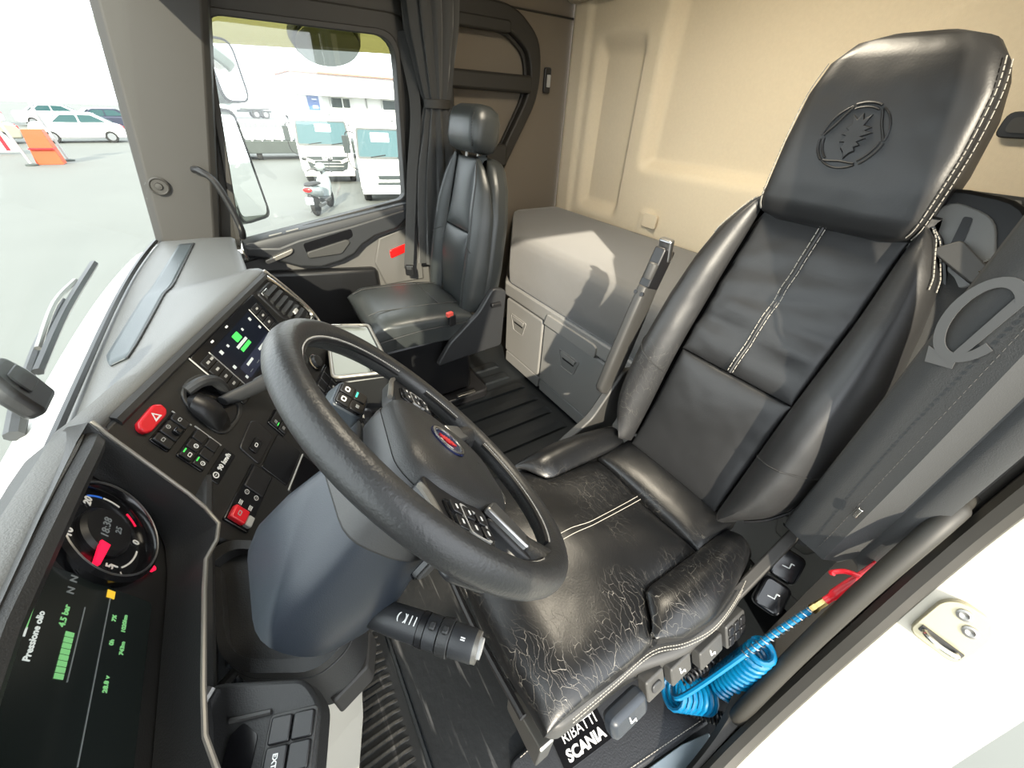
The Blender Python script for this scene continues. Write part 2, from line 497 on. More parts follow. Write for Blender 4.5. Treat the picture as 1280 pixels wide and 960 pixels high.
# rear wall: one padded moulding with recessed fields
def relief(x, z):
    h = 0.0
    a = sstep(1.16, 1.23, x)                       # big field (x < 1.16, z > 1.05) is recessed
    b = 1 - sstep(1.02, 1.09, z)
    h -= 0.06 * (1 - a) * (1 - b) * (1 - sstep(1.66, 1.75, z))
    c = sstep(1.30, 1.36, x) * (1 - sstep(1.60, 1.66, x)) * (1 - sstep(1.50, 1.60, z)) * sstep(0.76, 0.84, z)
    h -= 0.05 * c
    h += 0.02 * sstep(1.70, 1.73, x)
    d = sstep(1.02, 1.06, x) * (1 - sstep(1.10, 1.14, x)) * (1 - sstep(0.84, 0.86, z))
    h += 0.01 * d
    return h
wr = MB()
wr.grid(lambda u, v: (-0.52 + u * 2.36, -1.67 + relief(-0.52 + u * 2.36, v * 1.97), v * 1.97), 150, 126)
wall_rear = struct(wr.build('wall_rear', 'fabric_wall', solid=0.01), 'beige padded fabric rear wall with recessed fields behind the bunk', 'wall')
# small wall-mounted flap, vent and mesh pocket
MB().prism(rrect(0.09, 0.07, 0.015), 0, 0.012, frame((1.045, -1.655, 0.815), (1, 0, 0), (0, 0, 1)) @ RY(PI)).build('flap', 'fabric_wall', wall_rear, bevel=0.003)
vt = MB().prism(rrect(0.20, 0.06, 0.02), -0.002, 0.012, frame((-0.10, -1.71, 1.285), (-1, 0, 0), (0, 0, 1))).build('vent', 'plastic_black', wall_rear, bevel=0.003)
MB().prism(rrect(0.17, 0.035, 0.014), 0.012, 0.016, frame((-0.10, -1.71, 1.285), (-1, 0, 0), (0, 0, 1))).build('vent_slot', 'plastic_mid', vt)
pk = MB()
for j in range(7):
    for i in range(24):
        pk.prism([(0.011 * math.cos(a * PI / 3), 0.008 * math.sin(a * PI / 3)) for a in range(6)], 0, 0.006, frame((-0.45 + i * 0.026 + (j % 2) * 0.013, -1.655, 1.02 + j * 0.0155), (-1, 0, 0), (0, 0, 1)))
pko = pk.build('mesh_pocket', 'plastic_grey', wall_rear); pko['kind'] = 'stuff'
MB().box((-0.15, -1.662, 1.065), (0.68, 0.012, 0.125)).build('pocket_backing', 'plastic_mid', wall_rear)
wu = MB().prism(rpoly([(-1.66, 1.72), (-1.60, 1.72), (-1.55, 1.76), (-1.53, 1.83), (-1.53, 1.98), (-1.66, 1.98)], 0.02), -0.5, 1.84, frame((0, 0, 0), (0, 1, 0), (0, 0, 1)) @ Matrix.Identity(4))
tr0 = struct(wu.build('trim_1', 'ceiling_cloth', bevel=0.004), 'pale moulding along the top of the rear wall', 'trim')

ws = MB(); ws.box((1.865, -1.155, 0.95), (0.03, 1.05, 2.0))
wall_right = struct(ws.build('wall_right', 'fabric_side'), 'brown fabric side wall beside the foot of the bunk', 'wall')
MB().box((1.845, -1.16, 1.665), (0.012, 1.0, 0.006)).build('panel_joint', 'pillar_dark', wall_right)
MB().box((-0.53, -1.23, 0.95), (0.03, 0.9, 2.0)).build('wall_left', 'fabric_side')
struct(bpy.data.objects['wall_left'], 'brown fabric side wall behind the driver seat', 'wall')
cl = MB().box((0.67, -0.72, 2.0), (2.46, 1.96, 0.05))
ceiling = struct(cl.build('ceiling', 'ceiling_cloth'), 'pale cloth ceiling of the cab', 'ceiling')
hd = MB().prism(rpoly([(0.28, 1.60), (0.05, 1.58), (-0.02, 1.62), (-0.02, 1.99), (0.26, 1.99)], 0.03), -0.5, 1.84, frame((0, 0, 0), (0, 1, 0), (0, 0, 1)))
hdo = struct(hd.build('trim_2', 'pillar_dark', bevel=0.005), 'dark storage header above the windscreen', 'trim')
# above the doors
struct(MB().prism(rpoly([(1.70, 1.545), (1.86, 1.52), (1.86, 1.99), (1.78, 1.99)], 0.02), -0.30, 0.72, frame((0, 0, 0), (1, 0, 0), (0, 0, 1))).build('trim_3', 'pillar_dark', bevel=0.006), 'dark brown roof rail above the passenger door', 'trim')
struct(MB().box((-0.53, -0.24, 1.84), (0.03, 1.10, 0.30)).build('trim_4', 'pillar_dark', bevel=0.005), 'dark roof rail above the open driver doorway', 'trim')
struct(MB().box((0.67, 0.57, 0.31), (2.46, 0.04, 0.72)).build('wall_front', 'plastic_black'), 'black bulkhead under the dashboard', 'wall')

# windscreen
def wsy(x, z):
    b = 0.505 - 0.30 * (z - 0.78)
    return b - 0.05 * abs((x - 0.62) / 1.04) ** 3
win = MB(); win.grid(lambda u, v: (-0.46 + 2.14 * u, wsy(-0.46 + 2.14 * u, 0.76 + 0.86 * v), 0.76 + 0.86 * v), 24, 8)
struct(win.build('window_1', 'glass', solid=0.004), 'curved clear windscreen', 'window')

# white body panel outside, below the glass
cw_ = MB(); cw_.grid(lambda u, v: (-0.50 + 2.22 * u, wsy(-0.46 + 2.14 * u, 0.76) + 0.02 + 0.13 * v, 0.752 - 0.05 * v - 0.25 * max(0, v - 0.5) ** 2), 20, 6)
struct(cw_.build('trim_11', 'white_paint', solid=0.01), 'white body panel below the windscreen outside', 'trim')
# warm ceiling light added to brighten the rear wall; real source unseen
dl = thing('added_ceiling_light', 'added warm fill light panel on the cab ceiling', 'fill light', (0.50, -0.80, 1.975))
MB().prism(rrect(0.52, 0.30, 0.05), 1.945, 1.975, T(0.50, -0.80, 0)).build('housing', 'plastic_grey', dl, bevel=0.008)
mat('fill_diffuser', (0.9, 0.85, 0.75), 0.5, emit=(1.0, 0.89, 0.70), estr=4.0)
MB().prism(rrect(0.46, 0.24, 0.04), 1.940, 1.946, T(0.50, -0.80, 0)).build('diffuser', 'fill_diffuser', dl)
la = bpy.data.lights.new('rear_wall_fill', 'AREA'); la.shape = 'RECTANGLE'; la.size = 0.45; la.size_y = 0.23; la.energy = 16.5; la.color = (1.0, 0.89, 0.70)
lao = bpy.data.objects.new('rear_wall_fill', la); COL.objects.link(lao); lao.parent = dl; lao.location = (0, 0, -0.038)
# A pillars
def apillar(name, xin, xout, lab):
    lo = [(0.47, 0.72), (0.27, 0.72)]; hi = [(0.315, 1.62), (0.0, 1.62)]
    rings = []
    for t in [i / 8 for i in range(9)]:
        y0 = lo[0][0] + (hi[0][0] - lo[0][0]) * t; y1 = lo[1][0] + (hi[1][0] - lo[1][0]) * t
        z = 0.72 + 0.90 * t
        d = xout - xin
        rings.append([(xout, y0, z), (xin + d * 0.25, y0 - 0.005, z), (xin + d * 0.05, y0 - 0.03, z), (xin, (y0 + y1) / 2, z), (xin + d * 0.02, y1 + 0.02, z), (xin + d * 0.2, y1, z), (xout, y1 - 0.01, z)])
    return struct(MB().loft(rings).build(name, 'pillar_grey', bevel=0.004), lab, 'trim')
ap = apillar('trim_5', 1.615, 1.72, 'grey windscreen pillar with a round tweeter beside the passenger door')
Mp = frame((1.608, 0.365, 0.985), (0, -0.95, 0.3), (0, 0.25, 0.95))
tw = MB().lathe([(0.030, 0.0), (0.030, 0.004), (0.026, 0.007), (0.022, 0.004), (0.012, 0.004), (0.010, 0.010), (0.0015, 0.011)], 24, Mp).build('tweeter', 'pillar_grey', ap)
apillar('trim_6', -0.435, -0.53, 'grey windscreen pillar beside the open driver doorway')

# passenger grab handle on the A pillar
gh = smooth_path([(1.60, 0.245, 1.035), (1.575, 0.225, 1.033), (1.565, 0.195, 1.0), (1.565, 0.175, 0.92), (1.57, 0.165, 0.83), (1.60, 0.17, 0.79)], 6)
g1 = MB().tube(gh, 0.012, 10).build('grab_rail', 'plastic_black')
tag(g1, 'slim black grab rail on the pillar at the passenger door', 'handle')

# passenger door ---------------------------------------------------
dr = sroot('door_1', 'passenger door with grey trim, pull handle and red marker lamp', 'door', (1.72, -0.2, 0.05))
Md = frame((0, 0, 0), (0, -1, 0), (0, 0, 1))           # local x = -y(world), local y = z, local z = -x
def dyz(p): return (-p[0], p[1])
hole = [dyz(p) for p in [(0.062, 1.485), (-0.600, 1.490), (-0.565, 0.868), (0.195, 0.742)]]
outer = [dyz(p) for p in [(0.14, 1.56), (-0.66, 1.56), (-0.66, 0.80), (0.27, 0.66)]]
hi_ = rpoly(hole, [0.05, 0.09, 0.035, 0.03], 6); ho_ = rpoly(outer, [0.05, 0.08, 0.03, 0.03], 6)
MB().ringprism(ho_, hi_, -1.78, -1.70, Md).build('window_frame', 'pillar_dark', dr, bevel=0.012, seg=3)
hi2 = rpoly([dyz(p) for p in [(0.075, 1.496), (-0.612, 1.502), (-0.577, 0.86), (0.207, 0.735)]], [0.05, 0.09, 0.035, 0.03], 6)
hi3 = rpoly([dyz(p) for p in [(0.052, 1.476), (-0.590, 1.480), (-0.557, 0.878), (0.183, 0.752)]], [0.05, 0.085, 0.035, 0.03], 6)
MB().ringprism(hi2, hi3, -1.70, -1.685, Md).build('window_seal', 'pillar_grey', dr, bevel=0.004)
# lower skin
low = [(-0.66, 0.85), (0.27, 0.71), (0.27, 0.02), (-0.66, 0.02)]
MB().prism([dyz(p) for p in low], -1.76, -1.705, Md).build('door_skin', 'door_grey', dr, bevel=0.006)
# sill ledge under the glass
led = MB()
rings = []
for t in [i / 10 for i in range(11)]:
    y = 0.25 - 0.83 * t; zt = 0.752 + (0.868 - 0.752) * (0.19 - y) / 0.755
    rings.append([(1.735, y, zt - 0.002), (1.70, y, zt + 0.006), (1.655, y, zt - 0.006), (1.645, y, zt - 0.03), (1.65, y, zt - 0.075), (1.72, y, zt - 0.10)])
led.loft(rings).build('sill_ledge', 'plastic_soft', dr, bevel=0.004)
# pull handle moulding with a pocket
arm = [(0.215, 0.700), (0.12, 0.676), (0.066, 0.655), (0.0, 0.622), (-0.093, 0.606), (-0.19, 0.622), (-0.262, 0.648), (-0.31, 0.69), (-0.38, 0.725), (-0.50, 0.752), (-0.56, 0.80), (-0.56, 0.845), (-0.279, 0.79), (-0.027, 0.75), (0.06, 0.725), (0.215, 0.745)]
MB().prism([dyz(p) for p in arm], -1.71, -1.64, Md, top=0.97).build('pull_handle', 'plastic_soft', dr, bevel=0.012, seg=3)
MB().prism(rpoly([dyz(p) for p in [(-0.045, 0.728), (-0.265, 0.772), (-0.268, 0.738), (-0.235, 0.722), (-0.05, 0.682)]], 0.012), -1.66, -1.6385, Md).build('pull_pocket', 'gloss_black', dr)
MB().prism(rpoly([dyz(p) for p in [(-0.05, 0.690), (-0.235, 0.728), (-0.25, 0.715), (-0.20, 0.665), (-0.05, 0.662)]], 0.012), -1.66, -1.630, Md).build('pocket_lip', 'plastic_mid', dr, bevel=0.006)
MB().prism(rpoly([dyz(p) for p in [(0.125, 0.676), (0.0, 0.716), (0.005, 0.700), (0.02, 0.690), (0.115, 0.660)]], 0.008), -1.66, -1.625, Md).build('door_release', 'trim_taupe', dr, bevel=0.004)
for i, yy in enumerate((-0.02, 0.05)):
    MB().prism(rrect(0.055, 0.018, 0.005), 0, 0.012, frame((1.675, yy, 0.772 - 0.155 * (yy - 0.06)), (0, -1, 0.15), (-1, 0, 0.1))).build('window_switch', 'plastic_grey', dr, bevel=0.002)
MB().prism(rpoly([dyz(p) for p in [(-0.445, 0.634), (-0.57, 0.668), (-0.57, 0.626), (-0.447, 0.590)]], 0.01), -1.72, -1.690, Md).build('marker_lamp', 'red_lamp', dr, bevel=0.004)
MB().prism([dyz(p) for p in [(-0.40, 0.70), (-0.62, 0.76), (-0.62, 0.45), (-0.40, 0.45), (-0.36, 0.58)]], -1.72, -1.695, Md).build('door_insert', 'door_grey', dr, bevel=0.008)
MB().prism([dyz(p) for p in [(0.20, 0.62), (-0.36, 0.56), (-0.36, 0.10), (0.20, 0.10)]], -1.72, -1.66, Md).build('door_pocket', 'plastic_black', dr, bevel=0.02)
# pane
pane = MB().prism(hi2, -1.752, -1.748, Md).build('window_2', 'glass')
struct(pane, 'clear side window of the passenger door', 'window')
# B pillar post behind the passenger door
struct(MB().prism(rpoly([(1.70, -0.655), (1.86, -0.655), (1.86, -0.80), (1.79, -0.80)], 0.02), 0.0, 1.95).build('trim_7', 'pillar_dark', bevel=0.004), 'dark pillar behind the passenger door', 'trim')

# tinted wind deflector outside the glass
wd = MB(); pth = [(0.30, 1.50), (0.0, 1.505), (-0.45, 1.51), (-0.60, 1.49)]
wd.grid(lambda u, v: (1.775 + 0.03 * v, 0.34 - 0.96 * u, 1.53 - 0.13 * v + 0.035 * u), 16, 3)
tag(wd.build('wind_deflector', 'deflector', solid=0.004), 'amber tinted wind deflector along the top of the passenger window', 'deflector')

# driver doorway surround ------------------------------------------
AP = [(-0.80, 1.70), (-0.79, 1.2), (-0.768, 0.80), (-0.728, 0.633), (-0.665, 0.495), (-0.595, 0.35), (-0.510, 0.215), (-0.43, 0.125), (-0.33, 0.065), (-0.20, 0.035), (0.0, 0.02), (0.50, 0.015)]
APs = smooth_path([(0, a, b) for a, b in AP], 5)
def sweep(name, sect, m, lab, cat='trim', bevel=0, narrow=False):
    """section in (x, outward offset) swept along the doorway outline"""
    rings = []
    for i, p in enumerate(APs):
        a = APs[max(i - 1, 0)]; b = APs[min(i + 1, len(APs) - 1)]
        t = (b - a).normalized(); nrm = V((0, t.z, -t.y))        # rearwards / downwards
        k = (0.22 + 0.78 * sstep(0.06, 0.34, p.z)) if narrow else 1.0        # the trim gets slimmer along the sill
        rings.append([(-0.45 + (sx + 0.45) * k, p.y + nrm.y * so_, p.z + nrm.z * so_) for sx, so_ in sect])
    return struct(MB().loft(rings).build(name, m, bevel=bevel), lab, cat)
sweep('trim_8', [(-0.37, 0.03), (-0.37, 0.005), (-0.395, -0.004), (-0.435, -0.004), (-0.45, 0.008), (-0.45, 0.05)], 'pillar_dark', 'dark plastic trim around the driver doorway', narrow=True)
sweep('trim_9', [(-0.447, 0.03), (-0.447, -0.012), (-0.455, -0.022), (-0.470, -0.024), (-0.482, -0.016), (-0.486, 0.0), (-0.486, 0.03)], 'seal', 'black rubber seal around the driver doorway')
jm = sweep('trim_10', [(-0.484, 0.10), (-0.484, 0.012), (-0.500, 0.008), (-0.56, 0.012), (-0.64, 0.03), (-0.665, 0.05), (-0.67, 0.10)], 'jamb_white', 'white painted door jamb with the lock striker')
# striker
Ms = frame((-0.535, -0.700, 0.570), (-1, 0, 0), (0, -0.42, 0.90))
sk = MB().prism(rpoly([(-0.035, -0.05), (0.030, -0.05), (0.035, 0.02), (0.02, 0.05), (-0.02, 0.05), (-0.035, 0.03)], 0.015), -0.02, 0.006, Ms).build('striker_plate', 'striker_metal', jm, bevel=0.002)
MB().tube(smooth_path([(-0.018, -0.03, 0.0), (-0.020, -0.03, 0.022), (0.0, -0.032, 0.028), (0.020, -0.03, 0.022), (0.018, -0.03, 0.0)], 5), 0.0045, 8, M=Ms).build('striker_loop', 'chrome', sk)
for a in (-0.006, 0.012):
    MB().lathe([(0.010, 0.004), (0.010, 0.009), (0.006, 0.010), (0.001, 0.008)], 12, Ms @ T(a, 0.026 - a, 0)).build('screw', 'steel', sk)
MB().box((0, -0.03, 0.008), (0.055, 0.012, 0.004), Ms).build('striker_pad', 'plastic_mid', sk)

# ================================================================ outside
gr = MB().box((30, 0, -1.55), (180, 160, 0.1)); struct(gr.build('ground', 'asphalt'), 'sunlit pale concrete yard', 'ground')

def wheel(mb_name, c, r, w, parent, axis='y'):
    M = T(*c) @ (RX(PI / 2) if axis == 'y' else RY(PI / 2))
    o = MB().lathe([(r * 0.6, -w / 2), (r * 0.92, -w / 2), (r, -w * 0.35), (r, w * 0.35), (r * 0.92, w / 2), (r * 0.6, w / 2)], 20, M).build('wheel', 'tyre', parent)
    MB().lathe([(r * 0.62, -w * 0.52), (r * 0.55, -w * 0.4), (r * 0.2, -w * 0.3), (r * 0.15, -w * 0.5), (0.01, -w * 0.5)], 16, M).build('hub', 'satin', o)
    MB().lathe([(r * 0.62, w * 0.52), (r * 0.55, w * 0.4), (r * 0.2, w * 0.3), (r * 0.15, w * 0.5), (0.01, w * 0.5)], 16, M).build('hub', 'satin', o)
    return o

def van_truck(lab, loc, rz, grp, dark_grille, box=False):
    """light forward-control lorry; local -x is its front, origin on the ground under the front"""
    t = thing('light_truck', lab, 'truck', (0, 0, 0), grp)
    w = 1.95
    # cab side profile (x,z)
    prof = rpoly([(0.02, 0.45), (0.0, 0.95), (0.06, 1.28), (0.36, 2.10), (0.55, 2.20), (1.65, 2.22), (1.72, 2.1), (1.72, 0.45)], [0.05, 0.2, 0.2, 0.1, 0.15, 0.08, 0.05, 0.05])
    MB().prism(prof, -w / 2, w / 2, frame((0, 0, 0), (1, 0, 0), (0, 0, 1))).build('cab', 'car_white', t, bevel=0.05, seg=3)
    # windscreen lies on the sloping front
    a = V((0.045, 0, 1.30)); b = V((0.35, 0, 2.06)); up = (b - a)
    Mw = frame(a, (0, -1, 0), up)
    n_ = MB().prism(rpoly([(-0.90, 0.04), (0.90, 0.04), (0.84, up.length - 0.02), (-0.84, up.length - 0.02)], 0.07), 0.0, 0.025, Mw).build('windscreen', 'car_glass', t, bevel=0.006)
    MB().ringprism(rpoly([(-0.94, 0.0), (0.94, 0.0), (0.88, up.length + 0.02), (-0.88, up.length + 0.02)], 0.08), rpoly([(-0.89, 0.05), (0.89, 0.05), (0.83, up.length - 0.03), (-0.83, up.length - 0.03)], 0.07), 0.0, 0.03, Mw).build('screen_seal', 'grille', n_)
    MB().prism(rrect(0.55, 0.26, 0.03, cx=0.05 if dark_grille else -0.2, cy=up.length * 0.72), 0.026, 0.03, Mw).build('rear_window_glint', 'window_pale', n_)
    for s in (-0.55, 0.25):
        MB().tube([(s, 0.03, 0.035), (s + 0.45, 0.10, 0.04)], 0.012, 6, M=Mw).build('wiper', 'tyre', t)
    # front face
    Mf = frame((-0.005, 0, 0), (0, -1, 0), (0, 0, 1))
    if dark_grille:
        g = MB().prism(rpoly([(-0.78, 0.95), (0.78, 0.95), (0.66, 0.52), (0.5, 0.46), (-0.5, 0.46), (-0.66, 0.52)], 0.05), -0.03, 0.05, Mf).build('grille', 'grille', t, bevel=0.01)
        for z in (0.62, 0.72, 0.82):
            MB().box((0, z, 0.058), (1.1, 0.022, 0.02), Mf).build('grille_bar', 'mark_grey', g)
        for s in (-1, 1):
            MB().prism(rpoly([(s * 0.45, 0.80), (s * 0.76, 0.93), (s * 0.74, 0.80), (s * 0.50, 0.72)], 0.02), 0.05, 0.075, Mf).build('headlamp', 'lamp_glass', t, bevel=0.005)
        text('badge', 'ISUZU', Mf @ T(0, 0.89, 0.056), 0.13, 'mark_white', t, bold=0.006, extrude=0.004)
        MB().prism(rpoly([(-0.92, 0.52), (-0.60, 0.50), (-0.48, 0.43), (0.48, 0.43), (0.60, 0.50), (0.92, 0.52), (0.92, 0.28), (-0.92, 0.28)], 0.03), -0.06, 0.09, Mf).build('bumper', 'car_white', t, bevel=0.02)
    else:
        g = MB().prism(rpoly([(-0.42, 0.84), (0.42, 0.84), (0.40, 0.74), (-0.40, 0.74)], 0.02), -0.03, 0.045, Mf).build('grille', 'grille', t, bevel=0.01)
        text('badge', 'ISUZU', Mf @ T(0, 0.97, 0.03), 0.10, 'mark_grey', t, bold=0.004, extrude=0.01)
        for s in (-1, 1):
            MB().prism(rpoly([(s * 0.52, 0.86), (s * 0.90, 0.92), (s * 0.93, 0.66), (s * 0.55, 0.62)], 0.04), -0.03, 0.07, Mf).build('headlamp', 'lamp_glass', t, bevel=0.01)
        MB().prism(rrect(1.9, 0.26, 0.05, cy=0.44), -0.06, 0.10, Mf).build('bumper', 'car_white', t, bevel=0.03)
        MB().prism(rrect(0.9, 0.09, 0.02, cy=0.60), -0.03, 0.06, Mf).build('air_intake', 'grille', t)
    for s in (-1, 1):
        MB().tube(smooth_path([(0.30, s * 0.93, 1.95), (0.05, s * 1.12, 2.0), (-0.05, s * 1.20, 1.85), (-0.05, s * 1.20, 1.2), (0.06, s * 1.0, 1.0)], 4), 0.015, 6).build('mirror_arm', 'tyre', t)
        MB().prism(rrect(0.19, 0.46, 0.04), -0.04, 0.04, frame((-0.08, s * 1.20, 1.68), (0, -1, 0), (0, 0, 1))).build('mirror', 'grille', t, bevel=0.015)
        MB().prism(rpoly([(0.45, 1.30), (1.25, 1.30), (1.25, 1.98), (0.66, 1.98)], 0.05), 0, 0.012, frame((0, s * (w / 2 - 0.002), 0), (1, 0, 0), (0, 0, 1)) @ (RY(0) if s < 0 else T(0, 0, -0.012))).build('side_window', 'car_glass', t)
        wheel('wheel', (0.75, s * 0.82, 0.38), 0.38, 0.24, t)
        wheel('wheel', (3.6, s * 0.80, 0.38), 0.38, 0.30, t)
    MB().box((3.2, 0, 0.62), (3.2, 0.8, 0.2)).build('chassis', 'grille', t)
    if box:
        MB().box((3.35, 0, 1.75), (3.1, 2.1, 2.1)).build('box_body', 'car_white', t, bevel=0.03)
    else:
        MB().box((3.35, 0, 0.85), (3.1, 2.0, 0.12)).build('load_bed', 'concrete', t, bevel=0.01)
        for k in range(3):
            MB().box((1.95 + 0.05 * k, 0.0 + 0.35 * (k - 1), 1.5 - 0.1 * k), (0.05, 0.06, 1.5)).build('bed_frame', 'grille', t)
    t.location = loc; t.rotation_euler = (0, 0, rz)
    return t
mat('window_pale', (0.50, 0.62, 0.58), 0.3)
van_truck('white light truck with a dark barred grille parked behind the scooter', (17.9, -3.05, -1.5), R(-12), None, True)
van_truck('white light truck with a plain white front and pale headlamps', (13.4, -4.10, -1.5), R(-14), None, False)

def far_truck(lab, loc, rz):
    t = thing('drum_truck', lab, 'truck', (0, 0, 0))
    MB().prism(rpoly([(0, 0.5), (0.05, 1.4), (0.4, 2.5), (1.8, 2.6), (1.8, 0.5)], 0.15), -1.2, 1.2, frame((0, 0, 0), (1, 0, 0), (0, 0, 1))).build('cab', 'car_white', t, bevel=0.08)
    MB().prism(rpoly([(-1.0, 0), (1.0, 0), (0.9, 0.8), (-0.9, 0.8)], 0.1), 0, 0.03, frame((0.13, 0, 1.55), (0, -1, 0), (0.35, 0, 0.95))).build('windscreen', 'car_glass', t)
    for s in (-1, 1):
        MB().prism(rpoly([(0.6, 1.5), (1.4, 1.5), (1.4, 2.2), (0.75, 2.2)], 0.08), 0, 0.02, frame((0, s * 1.2, 0), (1, 0, 0), (0, 0, 1))).build('side_window', 'car_glass', t)
        for xx in (0.9, 4.2, 5.4): wheel('wheel', (xx, s * 1.0, 0.5), 0.5, 0.3, t)
    MB().loft([[(xx, 1.15 * r * math.cos(a * PI / 8), 1.9 + 0.95 * r * math.sin(a * PI / 8)) for a in range(16)] for xx, r in ((2.1, .6), (2.4, .95), (4.5, 1.0), (6.2, .9), (6.5, .5))]).build('drum', 'car_white', t)
    MB().box((3.9, 0, 0.85), (4.9, 0.9, 0.25)).build('chassis', 'grille', t)
    t.location = loc; t.rotation_euler = (0, 0, rz)
    return t
far_truck('distant white drum truck seen past the end of the flatbed trailer', (76, -0.5, -1.5), R(-82))
far_truck('distant white drum truck standing close to the workshop corner', (76, -8.5, -1.5), R(-78))

# flatbed with a railing, low in front of the distant trucks
tt = thing('flatbed_trailer', 'low dark flatbed trailer with a white stake rail', 'trailer', (27, -2.6, -1.5))
MB().box((27, -3.4, -0.90), (2.3, 6.5, 0.55)).build('bed', 'concrete', tt, bevel=0.03)
for k in range(7): MB().box((25.9, -0.6 - k * 0.45, -0.20), (0.06, 0.06, 0.9)).build('stake', 'mark_white', tt)
for z in (0.22, -0.1): MB().box((25.9, -1.95, z), (0.05, 2.8, 0.07)).build('rail', 'mark_white', tt)
for yy in (-1.2, -5.4): wheel('wheel', (26.3, yy, -1.18), 0.32, 0.25, tt, 'y')
MB().box((27, -1.9, -0.42), (1.6, 2.3, 0.42)).build('load', 'car_white', tt, bevel=0.08)

# building
bd = thing('workshop_building', 'white flat-roofed workshop with a red roof edge and blue wall sign', 'building', (42, -14, -1.5))
MB().box((44, -17.6, 0.0), (8, 24.0, 3.0)).build('wall', 'building_white', bd)
MB().box((43.2, -17.6, 2.1), (9.2, 24.6, 1.35)).build('canopy', 'building_white', bd, bevel=0.03)
MB().box((43.0, -17.6, 2.82), (9.4, 25.0, 0.10)).build('roof_edge', 'building_red', bd)
def bwin(y0, y1, z0, z1, split):
    f = MB().box((39.97, (y0 + y1) / 2, (z0 + z1) / 2), (0.1, abs(y1 - y0), z1 - z0)).build('window', 'window_grey', bd)
    MB().ringprism([(-y0, z0), (-y1, z0), (-y1, z1), (-y0, z1)], [(-y0 + .06, z0 + .06), (-y1 - .06, z0 + .06), (-y1 - .06, z1 - .06), (-y0 + .06, z1 - .06)], -39.93, -39.88, Md).build('window_frame', 'mark_white', f)
    if split: MB().ringprism([(-split, z0), (-y1, z0), (-y1, z1), (-split, z1)], [(-split + .08, z0 + .08), (-y1 - .08, z0 + .08), (-y1 - .08, z1 - .08), (-split + .08, z1 - .08)], -39.92, -39.86, Md).build('sash', 'mark_white', f)
bwin(-8.0, -9.6, 0.62, 1.40, -8.9); bwin(-12.2, -14.2, 0.62, 1.40, None)
sg = MB().box((39.93, -6.72, 0.95), (0.08, 0.85, 0.92)).build('wall_sign', 'sign_blue', bd)
for z, ww in ((1.18, 0.36), (0.75, 0.4), (0.64, 0.4)):
    MB().box((39.88, -6.8, z), (0.02, ww, 0.07)).build('sign_stripe', 'mark_white', sg)
MB().box((39.95, -10.9, 0.2), (0.1, 0.10, 2.6)).build('downpipe', 'mark_grey', bd)
MB().tube([(40, -7.0, 2.8), (40, -7.0, 3.6)], 0.06, 8).build('roof_pipe', 'mark_grey', bd)

# parked cars seen through the windscreen
def car(lab, loc, rz, paint, grp=None):
    t = thing('parked_car', lab, 'car', (0, 0, 0), grp)
    body = rpoly([(-2.0, 0.25), (-2.05, 0.75), (-1.95, 0.95), (-1.2, 1.0), (1.55, 1.0), (2.0, 0.9), (2.1, 0.6), (2.05, 0.25)], 0.12)
    MB().prism(body, -0.85, 0.85, frame((0, 0, 0), (1, 0, 0), (0, 0, 1))).build('body', paint, t, bevel=0.10, seg=3)
    cab = rpoly([(-1.25, 0.95), (-0.55, 1.46), (0.9, 1.48), (1.75, 0.98)], 0.12)
    MB().prism(cab, -0.74, 0.74, frame((0, 0, 0), (1, 0, 0), (0, 0, 1)), top=0.96).build('cabin', paint, t, bevel=0.08, seg=3)
    for s in (-1, 1):
        Mx = frame((0, s * 0.745, 0), (1, 0, 0), (0, 0, 1))
        for q in ([(-1.0, 1.02), (-0.5, 1.38), (0.12, 1.39), (0.12, 1.02)], [(0.2, 1.02), (0.2, 1.39), (0.8, 1.38), (1.35, 1.04)]):
            MB().prism(rpoly(q, 0.05), -0.012, 0.012, Mx).build('side_window', 'car_glass', t)
        for xx in (-1.25, 1.3): wheel('wheel', (xx, s * 0.76, 0.31), 0.31, 0.2, t)
        MB().box((2.02, s * 0.65, 0.78), (0.12, 0.25, 0.16)).build('tail_lamp', 'red_lamp', t, bevel=0.03)
    for a, b in (((-1.22, 0, 1.0), (-0.56, 0, 1.44)), ((1.72, 0, 1.0), (0.93, 0, 1.45))):
        a = V(a); b = V(b)
        MB().prism(rpoly([(-0.62, 0.04), (0.62, 0.04), (0.55, (b - a).length - 0.04), (-0.55, (b - a).length - 0.04)], 0.06), 0.0, 0.02, frame(a + V((-0.015 if a.x < 0 else 0.015, 0, 0.02)), (0, -1 if a.x < 0 else 1, 0), b - a)).build('screen', 'car_glass', t)
    t.location = loc; t.rotation_euler = (0, 0, rz)
    return t
car('beige hatchback parked behind the blue sign post', (35.5, 11.7, -1.5), R(-72), 'car_beige')
car('white hatchback parked behind the orange barrier bin', (36.8, 7.35, -1.5), R(-78), 'car_white')
car('dark blue car parked beyond the white hatchback', (46, 7.6, -1.5), R(-65), 'car_dark')
car('white car in the back row beyond the beige hatchback', (52, 16.5, -1.5), R(-70), 'car_white')
car('white car in the back row beside the dark blue car', (52, 11.6, -1.5), R(-70), 'car_white')

